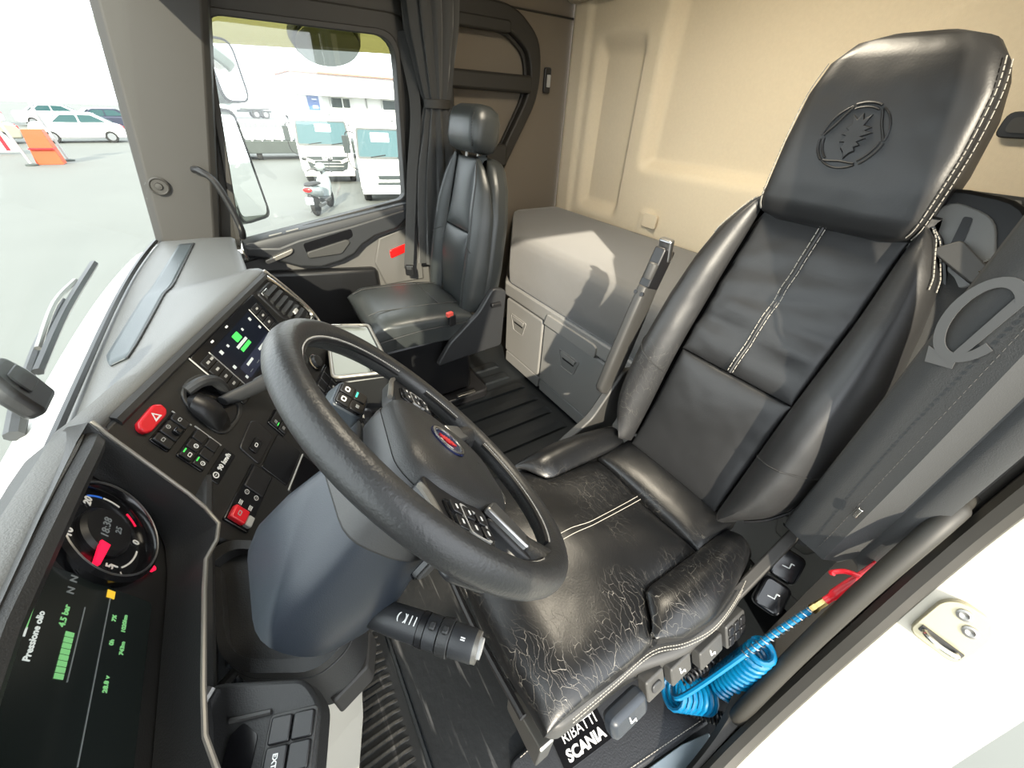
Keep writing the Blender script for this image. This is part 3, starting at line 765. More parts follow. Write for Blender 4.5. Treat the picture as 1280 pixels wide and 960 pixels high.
ob_ = thing('barrier_bin', 'orange plastic barrier bin standing on the yard', 'barrier', (26, 6.65, -1.5))
MB().prism(rpoly([(-0.42, 0), (0.42, 0), (0.36, 0.6), (0.30, 1.25), (-0.30, 1.25), (-0.36, 0.6)], 0.03), -0.25, 0.25, frame((26, 6.65, -1.5), (0, -1, 0), (0, 0, 1))).build('shell', 'orange', ob_, bevel=0.03)
MB().box((25.9, 6.65, -0.92), (0.56, 0.75, 0.05)).build('band', 'red', ob_)
def post(lab, x, y, h, lean, sign):
    t = thing('sign_post', lab, 'post', (x, y, -1.5))
    MB().tube([(x, y, -1.5), (x, y + lean, -1.5 + h)], 0.05, 8).build('pole', 'mark_grey', t)
    MB().lathe([(0.2, 0), (0.2, 0.05), (0.08, 0.08), (0.02, 0.08)], 12, T(x, y, -1.5)).build('foot', 'concrete', t)
    if sign:
        MB().box((x - 0.06, y + lean * 0.8, -1.5 + h * 0.80), (0.04, 0.75, 0.5)).build('sign_panel', 'sign_blue', t)
post('grey post with a small blue sign panel', 25.5, 7.15, 2.9, 0.35, True)
post('plain grey post without a sign beside the orange bin', 27.0, 6.3, 2.7, 0.3, False)
bb = thing('striped_board', 'white barrier board with red diagonal stripes', 'barrier', (30, 9.1, -1.5))
MB().prism(rpoly([(-0.9, 0.0), (0.7, 0.0), (0.35, 0.85), (-0.9, 0.85)], 0.03), -0.05, 0.05, frame((30, 9.1, -1.4), (0, -1, 0), (0, 0, 1))).build('board', 'mark_white', bb)
for k in range(4):
    MB().prism([(-0.85 + k * 0.35, 0.05), (-0.70 + k * 0.35, 0.05), (-0.66 + k * 0.32, 0.78), (-0.80 + k * 0.32, 0.78)], 0.05, 0.06, frame((30, 9.1, -1.4), (0, -1, 0), (0, 0, 1))).build('stripe', 'red', bb)

# scooter, seen from behind
sc = thing('motor_scooter', 'grey and white motor scooter with red tail lamp standing on its stand', 'scooter', (0, 0, 0))
for xx, nm in ((0.0, 'rear_wheel'), (1.25, 'front_wheel')):
    M = T(xx, 0, 0.27) @ RX(PI / 2)
    o = MB().lathe([(0.16, -0.05), (0.25, -0.055), (0.27, -0.02), (0.27, 0.02), (0.25, 0.055), (0.16, 0.05)], 20, M).build(nm, 'tyre', sc)
    MB().lathe([(0.16, -0.045), (0.05, -0.03), (0.05, 0.03), (0.16, 0.045)], 16, M).build('rim', 'satin', o)
MB().loft([[(xx, w_ * math.cos(a * PI / 6), zc + hh * math.sin(a * PI / 6)) for a in range(12)] for xx, w_, zc, hh in ((-0.32, .06, .72, .05), (-0.25, .14, .70, .12), (0.1, .19, .62, .17), (0.4, .17, .58, .16), (0.52, .10, .50, .12))]).build('tail_body', 'scooter_white', sc)
MB().loft([[(xx, w_ * math.cos(a * PI / 6), zc + hh * math.sin(a * PI / 6)) for a in range(12)] for xx, w_, zc, hh in ((-0.30, .08, .82, .02), (-0.1, .15, .83, .05), (0.35, .16, .80, .05), (0.52, .08, .76, .03))]).build('saddle', 'tyre', sc)
MB().box((0.72, 0, 0.32), (0.5, 0.36, 0.10)).build('footboard', 'scooter_grey', sc, bevel=0.03)
MB().loft([[(xx, w_ * math.cos(a * PI / 6), zc + hh * math.sin(a * PI / 6)) for a in range(12)] for xx, w_, zc, hh in ((0.92, .20, .55, .28), (1.02, .22, .62, .33), (1.15, .17, .72, .30), (1.22, .08, .78, .2))]).build('leg_shield', 'scooter_white', sc)
MB().tube([(1.25, 0, 0.27), (1.0, 0, 1.05)], 0.03, 8).build('fork', 'scooter_grey', sc)
MB().tube(smooth_path([(0.88, 0.36, 1.02), (0.96, 0.2, 1.08), (1.0, 0, 1.05), (0.96, -0.2, 1.08), (0.88, -0.36, 1.02)], 4), 0.02, 8).build('handlebar', 'scooter_grey', sc)
MB().ell((1.04, 0, 1.12), (0.12, 0.14, 0.12)).build('headlamp_cowl', 'scooter_white', sc)
for s in (-1, 1):
    MB().tube([(0.95, s * 0.25, 1.07), (0.93, s * 0.34, 1.30)], 0.008, 6).build('mirror_stem', 'scooter_grey', sc)
    MB().ell((0.92, s * 0.36, 1.33), (0.02, 0.07, 0.05)).build('mirror', 'scooter_grey', sc)
MB().ell((-0.33, 0, 0.72), (0.04, 0.12, 0.06)).build('tail_lamp', 'red_lamp', sc)
MB().box((-0.36, 0, 0.45), (0.015, 0.20, 0.18), ).build('number_plate', 'plate', sc)
MB().box((-0.22, 0, 0.50), (0.22, 0.10, 0.20)).build('mudguard', 'scooter_grey', sc, bevel=0.02)
MB().tube([(-0.1, -0.18, 0.30), (0.35, -0.16, 0.28)], 0.055, 10).build('exhaust', 'scooter_grey', sc)
MB().tube([(0.45, 0.15, 0.3), (0.35, 0.32, 0.0)], 0.015, 6).build('side_stand', 'scooter_grey', sc)
sc.location = (12.6, -1.55, -1.5); sc.rotation_euler = (0, 0, R(-28))

# passenger-side exterior mirrors
mr = thing('door_mirror', 'large white exterior mirror housing with tall main glass and upper wide-angle glass', 'mirror', (2.0, 0.15, 0.8))
Mm = frame((2.02, 0.115, 0.985), (0.74, -0.67, 0), (-0.05, 0.12, 0.98))
MB().prism(rrect(0.20, 0.46, 0.05), -0.10, 0.012, Mm).build('shell', 'mirror_shell', mr, bevel=0.02, seg=3)
MB().prism(rpoly([(-0.085, -0.19), (0.07, -0.21), (0.09, -0.17), (0.085, 0.20), (-0.08, 0.21)], 0.02), 0.010, 0.016, Mm).build('main_glass', 'mirror', mr)
MB().ringprism(rrect(0.196, 0.45, 0.045), rrect(0.178, 0.43, 0.03), 0.008, 0.018, Mm).build('glass_bezel', 'plastic_mid', mr)
M2 = frame((2.05, 0.035, 1.34), (0.70, -0.71, 0), (0.05, 0.05, 1))
MB().prism(rrect(0.15, 0.22, 0.05), -0.09, 0.010, M2).build('upper_shell', 'mirror_shell', mr, bevel=0.02, seg=3)
MB().prism(rrect(0.13, 0.20, 0.04), 0.008, 0.014, M2).build('wide_angle_glass', 'mirror', mr)
MB().ringprism(rrect(0.146, 0.216, 0.05), rrect(0.130, 0.20, 0.04), 0.006, 0.016, M2).build('glass_bezel', 'plastic_mid', mr)
MB().tube([(1.76, 0.31, 0.80), (2.0, 0.20, 0.88)], 0.03, 8).build('bracket', 'mirror_shell', mr)
MB().tube([(1.75, 0.36, 1.42), (2.05, 0.10, 1.40)], 0.025, 8).build('bracket', 'mirror_shell', mr)
MB().prism(rrect(0.16, 0.50, 0.05), -0.03, 0.03, frame((1.93, 0.23, 1.03), (0.45, -0.87, 0), (-0.05, 0.12, 0.98))).build('arm_cover', 'mirror_shell', mr, bevel=0.02)
km = thing('kerb_mirror', 'round-edged kerb mirror hanging above the passenger window', 'mirror', (1.98, -0.38, 1.45))
Mk = frame((1.97, -0.385, 1.455), (0, -1, 0), (-0.80, 0, 0.60))
half = [(0.155 * math.cos(a * PI / 12), 0.13 * math.sin(a * PI / 12)) for a in range(24)]
MB().prism(half, -0.05, 0.0, Mk, top=0.9).build('shell', 'mirror_shell', km, bevel=0.01)
MB().prism([(x * 0.86, y * 0.86) for x, y in half], 0.0, 0.004, Mk).build('glass', 'mirror', km)
MB().tube([(1.90, -0.385, 1.66), (2.0, -0.385, 1.52)], 0.02, 8).build('bracket', 'mirror_shell', km)

# wiper outside the windscreen
wp = thing('windscreen_wiper', 'black windscreen wiper resting outside the glass', 'wiper', (0.70, 0.62, 0.76))
MB().tube(smooth_path([(0.56, 0.60, 0.74), (0.66, 0.60, 0.765), (0.80, 0.59, 0.80), (1.0, 0.575, 0.83)], 5), [0.014] * 6 + [0.010] * 6 + [0.006] * 4, 8).build('arm', 'plastic_soft', wp)
MB().tube(smooth_path([(0.68, 0.565, 0.80), (0.90, 0.55, 0.835), (1.18, 0.53, 0.86)], 6), 0.009, 6).build('blade', 'plastic_black', wp)
MB().tube(smooth_path([(0.76, 0.575, 0.815), (0.92, 0.565, 0.85), (1.06, 0.55, 0.855)], 4), 0.006, 6).build('blade_bracket', 'steel', wp)

# roadside trees behind the truck, seen in the door mirror
def tree(lab, x, y, h):
    t = thing('tree', lab, 'tree', (x, y, -1.5))
    MB().tube([(x, y, -1.5), (x + 0.1, y, -1.5 + h * 0.5)], [0.22, 0.12], 10).build('trunk', 'bark', t)
    cr = MB(); rnd = random.Random(int(x * 10 - y))
    for k in range(260):
        a = rnd.uniform(0, 2 * PI); b = rnd.uniform(-0.9, 1.0); r = h * 0.30 * math.sqrt(max(0.05, 1 - b * b)) * rnd.uniform(0.6, 1.0)
        c = V((x + r * math.cos(a), y + r * math.sin(a), -1.5 + h * 0.62 + b * h * 0.34))
        M = T(*c) @ RZ(rnd.uniform(0, 6)) @ RX(rnd.uniform(0, 3))
        cr.prism([(-0.35, 0), (0, -0.18), (0.35, 0), (0, 0.18)], -0.02, 0.02, M)
    o = cr.build('crown', 'leaf', t, flatshade=True); o['kind'] = 'stuff'
mat('bark', (0.05, 0.04, 0.03), 0.9)
mat('leaf', (0.06, 0.08, 0.03), 0.7, var=0.4, vscale=1.5)
tree('leafy roadside tree behind the truck beside its taller neighbour', 6.2, -13.0, 5.5)
tree('taller leafy roadside tree behind the truck', 9.5, -17.0, 7.5)

# ================================================================ dashboard
da = thing('dashboard', 'grey and black wraparound truck dashboard under the windscreen', 'dashboard', (0.6, 0.4, 0.4))
LX = [-0.45, -0.38, -0.30, 0.0, 0.17, 0.255, 0.30, 0.335, 0.37, 0.60, 0.80, 0.975, 1.00, 1.05, 1.10, 1.3, 1.62]
LY = [0.42, 0.405, 0.398, 0.400, 0.393, 0.390, 0.396, 0.405, 0.400, 0.298, 0.210, 0.132, 0.130, 0.165, 0.178, 0.185, 0.20]
LZ = [0.86, 0.885, 0.898, 0.902, 0.893, 0.886, 0.878, 0.862, 0.853, 0.853, 0.852, 0.852, 0.846, 0.812, 0.797, 0.795, 0.79]
rings = []
for i in range(70):
    x = -0.45 + 2.07 * i / 69
    yl = interp(LX, LY, x); zl = interp(LX, LZ, x)
    yw = wsy(x, 0.79) - 0.004; zw = 0.785
    ym = (yl * 0.6 + yw * 0.4)
    rings.append([(x, yw, zw - 0.12), (x, yw, zw), (x, yw - 0.02, zw + 0.012), (x, ym + 0.0, (zl * 0.55 + (zw + 0.02) * 0.45)), (x, yl + 0.035, zl + 0.002), (x, yl + 0.012, zl), (x, yl + 0.001, zl - 0.008), (x, yl, zl - 0.018), (x, yl + 0.012, zl - 0.032), (x, yl + 0.045, zl - 0.06), (x, yl + 0.07, zl - 0.14)])
top = MB().loft(rings).build('top_pad', 'dash_top', da, angle=50)
# dark rolled edge
MB().tube([(x, interp(LX, LY, x) - 0.001, interp(LX, LZ, x) - 0.022) for x in [0.37 + 0.61 * i / 30 for i in range(31)]], 0.013, 8).build('rolled_edge', 'dash_dark', da)
MB().tube([(x, interp(LX, LY, x) + 0.002, interp(LX, LZ, x) - 0.018) for x in [-0.44 + 0.76 * i / 40 for i in range(41)]], 0.014, 8).build('hood_edge', 'dash_dark', da)
def topz(x, y):
    yl = interp(LX, LY, x); zl = interp(LX, LZ, x); yw = wsy(x, 0.79) - 0.004; zw = 0.785
    ym = yl * 0.6 + yw * 0.4; zm = zl * 0.55 + (zw + 0.02) * 0.45
    pts = [(yl + 0.012, zl), (yl + 0.035, zl + 0.002), (max(ym, yl + 0.036), zm), (yw - 0.02, zw + 0.012), (yw, zw)]
    return interp([p[0] for p in pts], [p[1] for p in pts], y)
# storage tray strip let into the top
tr = MB()
def trf(u, v):
    x = 0.62 + 0.92 * u
    y0 = 0.418 + (0.335 - 0.418) * u; w_ = 0.055 - 0.01 * u
    if u < 0.06: w_ *= 0.55 + 0.45 * u / 0.06
    y = y0 + (v - 0.12) * w_ + 0.0
    return (x, y, topz(x, y) + 0.0025)
tr.grid(trf, 30, 6)
tr.build('tray_mat', 'dash_tray', da, solid=0.003)
MB().tube([trf(u / 30, 0) for u in range(31)], 0.0022, 6).build('tray_groove', 'dash_dark', da)
MB().tube([(x, wsy(x, 0.79) - 0.012, 0.803) for x in [-0.44 + 2.05 * i / 40 for i in range(41)]], 0.007, 6).build('glass_gasket', 'plastic_black', da)
# passenger-side dash face and its chrome vent
MB().prism(rpoly([(0.20, 0.78), (0.205, 0.62), (0.32, 0.42), (0.52, 0.42), (0.52, 0.76)], 0.02), 1.02, 1.62, frame((0, 0, 0), (0, 1, 0), (0, 0, 1))).build('passenger_face', 'dash_dark', da, bevel=0.01)
Mv = frame((1.50, 0.188, 0.765), (-1, 0, 0.0), (0, 0.1, 1))
v1 = MB().prism(rrect(0.17, 0.055, 0.02), -0.01, 0.012, Mv @ RY(PI)).build('side_vent', 'chrome', da, bevel=0.005)
for k in range(5): MB().box((-0.06 + 0.03 * k, 0, -0.013), (0.012, 0.04, 0.004), Mv).build('vent_slat', 'plastic_black', v1)

# ---- centre panel, turned towards the driver
EX = V((0.91443, -0.40475, 0)); DN = V((-0.17105, -0.38645, -0.90631))
MC = frame((0.37, 0.40, 0.85), EX, -DN)                 # local x right, y up (all controls below y = 0), z out
def c2(pts): return [(u, -v) for u, v in pts]
panel = rpoly(c2([(-0.03, 0.012), (0.655, 0.012), (0.705, 0.20), (0.665, 0.34), (0.55, 0.46), (0.20, 0.46), (-0.06, 0.36), (-0.09, 0.24)]), 0.015)
MB().prism(panel, -0.10, 0.0, MC).build('centre_panel', 'dash_panel', da, bevel=0.006)
def cbox(name, q, z0, z1, m, parent=da, r=0.003, bevel=0.0015, top=1.0):
    """q: (u0,v0,u1,v1) or list of (u,v)"""
    if len(q) == 4 and not isinstance(q[0], tuple): q = [(q[0], q[1]), (q[2], q[1]), (q[2], q[3]), (q[0], q[3])]
    return MB().prism(rpoly(c2(q), r), z0, z1, MC, top=top).build(name, m, parent, bevel=bevel)
def ctext(s, u, v, size, m, parent=da, z=0.0, bold=0.0, rot=0.0):
    return text('lettering', s, MC @ T(u, -v, z + 0.0005) @ RZ(rot), size, m, parent, bold)
def icon(u, v, sz, parent, m='mark_white', z=0.0, kind=0):
    """small pictogram: outlined shape with a bar"""
    mb = MB()
    if kind == 0:
        mb.ringprism(rrect(sz, sz * 0.7, sz * 0.2), rrect(sz * 0.7, sz * 0.42, sz * 0.1), 0, 0.0005, MC @ T(u, -v, z))
    elif kind == 1:
        a = [(sz * 0.5 * math.cos(k * PI / 8), sz * 0.5 * math.sin(k * PI / 8)) for k in range(16)]
        mb.ringprism(a, [(x * 0.66, y * 0.66) for x, y in a], 0, 0.0005, MC @ T(u, -v, z)); mb.box((0, 0, 0.0002), (sz * 0.3, sz * 0.12, 0.0005), MC @ T(u, -v, z))
    else:
        for k in range(3): mb.box((0, (k - 1) * sz * 0.3, 0.0002), (sz, sz * 0.12, 0.0005), MC @ T(u, -v, z))
    return mb.build('pictogram', m, parent)

# hazard button
hz = cbox('hazard_button', [(0.004, 0.046), (0.012, 0.038), (0.058, 0.036), (0.068, 0.044), (0.066, 0.056), (0.056, 0.062), (0.012, 0.062), (0.004, 0.056)], -0.002, 0.010, 'red', r=0.004, bevel=0.003)
tri = [(0, 0.0085), (-0.0085, -0.006), (0.0085, -0.006)]
MB().ringprism(tri, [(x * 0.55, y * 0.55) for x, y in tri], 0, 0.0006, MC @ T(0.040, -0.050, 0.0102)).build('triangle_mark', 'mark_white', hz)
# mirror / lamp block
b1 = cbox('switch_block', (0.002, 0.068, 0.076, 0.104), -0.002, 0.003, 'gloss_black', r=0.006)
for u0, u1, kd in ((0.004, 0.022, 0), (0.024, 0.054, 1), (0.056, 0.074, 0)):
    k = cbox('rocker', (u0, 0.070, u1, 0.102), 0.002, 0.008, 'plastic_black', b1, r=0.004, bevel=0.002)
    icon((u0 + u1) / 2, 0.076 if kd == 1 else 0.083, 0.008, k, 'mark_grey', 0.008, kd)
cbox('toggle', (0.033, 0.084, 0.046, 0.098), 0.006, 0.016, 'gloss_black', b1, r=0.004, bevel=0.003)
MB().tube([MC @ V((0.074, -0.066, 0.003)), MC @ V((0.074, -0.106, 0.003))], 0.0015, 6).build('trim_line', 'mark_grey', b1)
# twin switch bank
b2 = cbox('switch_bank', (0.006, 0.116, 0.076, 0.170), -0.002, 0.003, 'gloss_black', r=0.005)
for col_, (v0, v1) in enumerate(((0.118, 0.141), (0.145, 0.168))):
    for row, (u0, u1) in enumerate(((0.008, 0.028), (0.030, 0.050), (0.052, 0.074))):
        k = cbox('push_button', (u0, v0, u1, v1), 0.002, 0.007, 'plastic_black', b2, r=0.003, bevel=0.0015)
        if row == 0 or (row == 1 and col_ == 0): icon((u0 + u1) / 2, (v0 + v1) / 2 + 0.003, 0.009, k, 'mark_white', 0.007, row if col_ == 0 else 1)
        if row == 0: MB().box((0.002, 0, 0), (0.009, 0.0022, 0.001), MC @ T((u0 + u1) / 2, -(v0 + 0.003), 0.0072)).build('telltale', 'green_light', k)
MB().tube([MC @ V((0.078, -0.112, 0.002)), MC @ V((0.078, -0.172, 0.002))], 0.0015, 6).build('trim_line', 'mark_grey', b2)
# speed plate
kp = cbox('speed_plate', (0.004, 0.180, 0.080, 0.208), -0.001, 0.0015, 'gloss_black', r=0.004)
ctext('90 km/h', 0.052, 0.194, 0.013, 'mark_white', kp, 0.0015, 0.0004)
icon(0.018, 0.194, 0.013, kp, 'mark_white', 0.0015, 1)
# brake lever recess
rc = [(0.112, 0.060), (0.150, 0.048), (0.196, 0.062), (0.206, 0.110), (0.198, 0.164), (0.160, 0.178), (0.108, 0.170), (0.094, 0.150), (0.100, 0.090)]
MB().ringprism(rpoly(c2(rc), 0.02), [(0.15 + (x - 0.15) * 0.84, -0.112 + (y + 0.112) * 0.86) for x, y in rpoly(c2(rc), 0.02)], -0.002, 0.004, MC).build('recess_rim', 'dash_dark', da, bevel=0.002)
cbox('lever_recess', [(0.15 + (x - 0.15) * 0.85, 0.112 + (y - 0.112) * 0.87) for x, y in rc], -0.004, 0.0008, 'gloss_black', r=0.02)
MB().loft([[tuple(MC @ V((0.122 + 0.028 * math.cos(a * PI / 8) * s, -(0.075 + 0.085 * t) + 0.012 * math.sin(a * PI / 8) * s, 0.004 + 0.022 * abs(math.sin(PI * t)) ** 0.6 * max(0, math.sin(a * PI / 8))))) for a in range(16)] for t, s in ((0, .4), (.12, .8), (.35, 1), (.65, 1), (.88, .85), (1, .5))]).build('lever_guard', 'plastic_black', da)
MB().tube(smooth_path([MC @ V(p) for p in ((0.130, -0.062, 0.004), (0.155, -0.066, 0.020), (0.180, -0.085, 0.020), (0.192, -0.120, 0.004))], 5), 0.011, 10).build('lever_arch', 'plastic_soft', da)
lv = MB().loft([[tuple(MC @ (V(c) + V((0.0, w_ * math.cos(a * PI / 6), h_ * math.sin(a * PI / 6))))) for a in range(12)] for c, w_, h_ in (((0.160, -0.122, 0.010), .012, .008), ((0.180, -0.132, 0.022), .016, .010), ((0.226, -0.150, 0.044), .017, .011), ((0.232, -0.152, 0.047), .020, .014), ((0.262, -0.163, 0.062), .021, .016), ((0.273, -0.167, 0.067), .018, .012))]).build('brake_lever', 'plastic_soft', da, bevel=0.002)
MB().lathe([(0.010, 0), (0.010, 0.003), (0.007, 0.004), (0.001, 0.003)], 16, MC @ T(0.268, -0.165, 0.074) @ RY(0.5)).build('lever_badge', 'mark_grey', lv)
MB().box((0, 0, 0), (0.016, 0.032, 0.003), MC @ T(0.276, -0.167, 0.069) @ RY(0.9)).build('lever_cap', 'trim_taupe', lv, bevel=0.001)
# infotainment unit
ra = cbox('radio_unit', (0.200, 0.026, 0.524, 0.168), -0.002, 0.004, 'gloss_black', r=0.008, bevel=0.002)
sn = cbox('screen', (0.250, 0.046, 0.452, 0.150), 0.003, 0.005, 'screen_dark', ra, r=0.003, bevel=0)
cbox('tile', (0.275, 0.112, 0.440, 0.144), 0.0048, 0.0054, 'screen_tile', sn, r=0.004, bevel=0)
cbox('tile', (0.335, 0.056, 0.362, 0.074), 0.0048, 0.0056, 'green_light', sn, r=0.003, bevel=0)
cbox('text_line', (0.320, 0.078, 0.372, 0.085), 0.0048, 0.0054, 'screen_white', sn, r=0.001, bevel=0)
cbox('text_line', (0.325, 0.088, 0.372, 0.097), 0.0048, 0.0054, 'green_light', sn, r=0.001, bevel=0)
for u, v, sz in ((0.268, 0.058, 0.010), (0.300, 0.060, 0.007), (0.380, 0.060, 0.007), (0.430, 0.056, 0.009), (0.438, 0.086, 0.008), (0.266, 0.132, 0.008), (0.262, 0.098, 0.009)):
    cbox('screen_icon', (u, v, u + sz, v + sz * 0.9), 0.0048, 0.0054, 'screen_white', sn, r=0.001, bevel=0)
for u in (0.300, 0.372):
    cbox('text_line', (u, 0.118, u + 0.032, 0.124), 0.0053, 0.0057, 'screen_white', sn, r=0.001, bevel=0)
for u in (0.290, 0.330, 0.370, 0.410):
    cbox('text_line', (u, 0.135, u + 0.014, 0.1365), 0.0053, 0.0057, 'screen_dim', sn, r=0.0005, bevel=0)
for u0 in (0.206, 0.468):
    for k in range(5):
        v0 = 0.046 + k * 0.0215
        q = cbox('key', (u0, v0, u0 + 0.038, v0 + 0.019), 0.003, 0.007, 'plastic_black', ra, r=0.003, bevel=0.001)
        for ch in ((0.010, 0.026) if k == 0 and u0 < 0.3 else (0.014,)):
            cbox('key_mark', (u0 + ch, v0 + 0.007, u0 + ch + 0.010, v0 + 0.012), 0.0068, 0.0074, 'mark_grey', q, r=0.001, bevel=0)
    MB().tube([MC @ V((u0 + (0.042 if u0 < 0.3 else -0.006), -0.044, 0.004)), MC @ V((u0 + (0.042 if u0 < 0.3 else -0.006), -0.158, 0.004))], 0.0014, 6).build('trim_line', 'mark_grey', ra)
for u in (0.275, 0.345): cbox('pictogram', (u, 0.033, u + 0.010, 0.037), 0.0036, 0.0046, 'mark_white', ra, r=0.001, bevel=0)
MB().tube([MC @ V((0.199, -0.026, 0.003)), MC @ V((0.199, -0.10, 0.003))], 0.0015, 6).build('trim_line', 'mark_grey', ra)
# air vent at the end of the panel
vb = cbox('air_vent', [(0.540, 0.032), (0.632, 0.032), (0.668, 0.10), (0.690, 0.175), (0.596, 0.178), (0.552, 0.12)], -0.002, 0.006, 'plastic_black', r=0.012, bevel=0.003)
for k in range(6):
    v = 0.056 + k * 0.020; u0 = interp([0.03, 0.12, 0.18], [0.545, 0.560, 0.600], v)
    MB().prism(rrect(0.075, 0.012, 0.003), 0, 0.012, MC @ T(u0 + 0.045, -v, 0.003) @ RX(-0.6)).build('vent_slat', 'slat_black', vb)
cbox('vent_tab', (0.600, 0.130, 0.625, 0.140), 0.012, 0.020, 'mark_grey', vb, r=0.002)
cbox('vent_plate', (0.552, 0.038, 0.590, 0.047), 0.006, 0.009, 'chrome', vb, r=0.002)
MB().tube(smooth_path([MC @ V(p) for p in ((0.636, -0.020, 0.004), (0.664, -0.085, 0.008), (0.694, -0.160, 0.008), (0.692, -0.190, 0.006), (0.660, -0.196, 0.004))], 6), 0.0065, 8).build('chrome_strip', 'chrome', da)
MB().tube(smooth_path([MC @ V(p) for p in ((0.655, -0.004, 0.002), (0.690, -0.09, 0.004), (0.714, -0.18, 0.004), (0.708, -0.26, 0.0))], 6), 0.004, 8).build('edge_strip', 'trim_taupe', da)
# rotary knobs, heater switches behind the wheel
for u, v in ((0.470, 0.225), (0.520, 0.272)):
    kn = MB().lathe([(0.024, 0), (0.024, 0.006), (0.019, 0.018), (0.014, 0.020), (0.002, 0.019)], 24, MC @ T(u, -v, 0)).build('rotary_knob', 'plastic_black', da)
    MB().lathe([(0.025, 0.004), (0.026, 0.007), (0.022, 0.009)], 24, MC @ T(u, -v, 0)).build('knob_ring', 'chrome', kn)
hb = cbox('heater_bank', (0.440, 0.305, 0.556, 0.380), -0.002, 0.004, 'gloss_black', r=0.005)
for i in range(3):
    for j in range(2):
        k = cbox('push_button', (0.446 + i * 0.036, 0.310 + j * 0.035, 0.478 + i * 0.036, 0.342 + j * 0.035), 0.003, 0.008, 'plastic_black', hb, r=0.003)
        if j: icon(0.462 + i * 0.036, 0.362, 0.009, k, 'mark_grey', 0.008, 1)
b3 = cbox('switch_pair', (0.204, 0.232, 0.256, 0.286), -0.002, 0.005, 'gloss_black', r=0.005)
for j in range(2):
    k = cbox('push_button', (0.207, 0.235 + j * 0.025, 0.253, 0.258 + j * 0.025), 0.004, 0.009, 'plastic_black', b3, r=0.003)
    icon(0.218, 0.246 + j * 0.025, 0.009, k, 'mark_grey', 0.009, 2)
MB().box((0, 0, 0), (0.010, 0.002, 0.001), MC @ T(0.216, -0.254, 0.0094)).build('telltale', 'green_light', b3)
# pocket, socket cover
cbox('pocket', [(0.100, 0.205), (0.176, 0.196), (0.190, 0.212), (0.186, 0.262), (0.095, 0.262)], -0.002, 0.003, 'plastic_black', r=0.010, bevel=0.002)
MB().prism(rrect(0.035, 0.020, 0.004), 0, 0.004, MC @ T(0.128, -0.232, 0.003)).build('socket_cover', 'gloss_black', da, bevel=0.001)
icon(0.128, 0.232, 0.010, da, 'mark_white', 0.0072, 0)
cbox('blank_cover', (0.095, 0.268, 0.200, 0.345), -0.002, 0.003, 'gloss_black', r=0.006, bevel=0.001)
cbox('lower_pocket', (0.088, 0.356, 0.200, 0.440), -0.002, 0.002, 'gloss_black', r=0.006, bevel=0.001)
MB().tube([MC @ V((0.088, -0.352, 0.002)), MC @ V((0.20, -0.352, 0.002))], 0.002, 6).build('trim_line', 'mark_grey', da)
# guarded switch panel with the red cover
gp = cbox('guarded_switch_panel', (-0.050, 0.245, 0.088, 0.302), -0.002, 0.005, 'gloss_black', r=0.005, bevel=0.0015)
cbox('blank_key', (0.030, 0.250, 0.084, 0.297), 0.004, 0.008, 'plastic_black', gp, r=0.003)
for v in (0.262, 0.286): icon(0.022, v, 0.011, gp, 'mark_grey', 0.0055, 1)
for v in (0.260, 0.284): icon(-0.004, v, 0.010, gp, 'mark_white', 0.0055, 2)
rd = cbox('red_guard', (-0.046, 0.249, -0.018, 0.282), 0.004, 0.016, 'red', gp, r=0.004, bevel=0.003)
icon(-0.032, 0.262, 0.010, rd, 'mark_grey', 0.0162, 0)
cbox('guard_key', (-0.044, 0.284, -0.022, 0.298), 0.004, 0.014, 'mark_grey', gp, r=0.003, bevel=0.002)

# ---- instrument cluster in its hood
TR = R(30); MRg = frame((0, 0.3125, 0.75), (1, 0, 0), (0, math.sin(TR), math.cos(TR)))
TC = R(15); MCl = frame((0, 0.39, 0.75), (1, 0, 0), (0, math.sin(TC), math.cos(TC)))
half_o = [(0.0, -0.004), (0.06, -0.004), (0.106, -0.006), (0.145, -0.022), (0.178, -0.026), (0.202, -0.004), (0.220, 0.022), (0.250, 0.078), (0.283, 0.140), (0.296, 0.158), (0.25, 0.162), (0.12, 0.168), (0.0, 0.172)]
half_i = [(0.0, -0.062), (0.06, -0.062), (0.120, -0.062), (0.16, -0.060), (0.200, -0.052), (0.225, -0.036), (0.238, -0.016), (0.250, 0.03), (0.258, 0.085), (0.252, 0.115), (0.22, 0.120), (0.12, 0.122), (0.0, 0.124)]
def full(h): return h + [(-x, y) for x, y in h[-2:0:-1]]
ro = [MRg @ V((x, y, 0)) for x, y in full(half_o)]
ri = [MCl @ V((x, y, 0.002)) for x, y in full(half_i)]
rm = [a.lerp(b, 0.5) + V((0, 0.006, -0.012)) for a, b in zip(ro, ri)]
rb = [MRg @ V((x * 1.06, y - 0.012 if y < 0.1 else y + 0.006, -0.03)) for x, y in full(half_o)]
rb2 = [MRg @ V((x * 1.06, y - 0.03 if y < 0.1 else y + 0.004, -0.10)) for x, y in full(half_o)]
MB().loft([rb2, rb, ro, rm, ri], cap=False).build('instrument_hood', 'dash_dark', da, bevel=0.0, angle=40)
MB().tube([MRg @ V((x * 1.012, y - 0.003, 0.001)) for x, y in half_o[:10]], 0.003, 8).build('hood_trim', 'trim_taupe', da)
MB().tube([MRg @ V((-x * 1.012, y - 0.003, 0.001)) for x, y in half_o[:10]], 0.003, 8).build('hood_trim', 'trim_taupe', da)
ic = MB().prism([(x * 1.03, y + (0.004 if y > 0 else -0.004)) for x, y in full(half_i)], -0.02, 0.0, MCl).build('instrument_cluster', 'dash_panel', da)
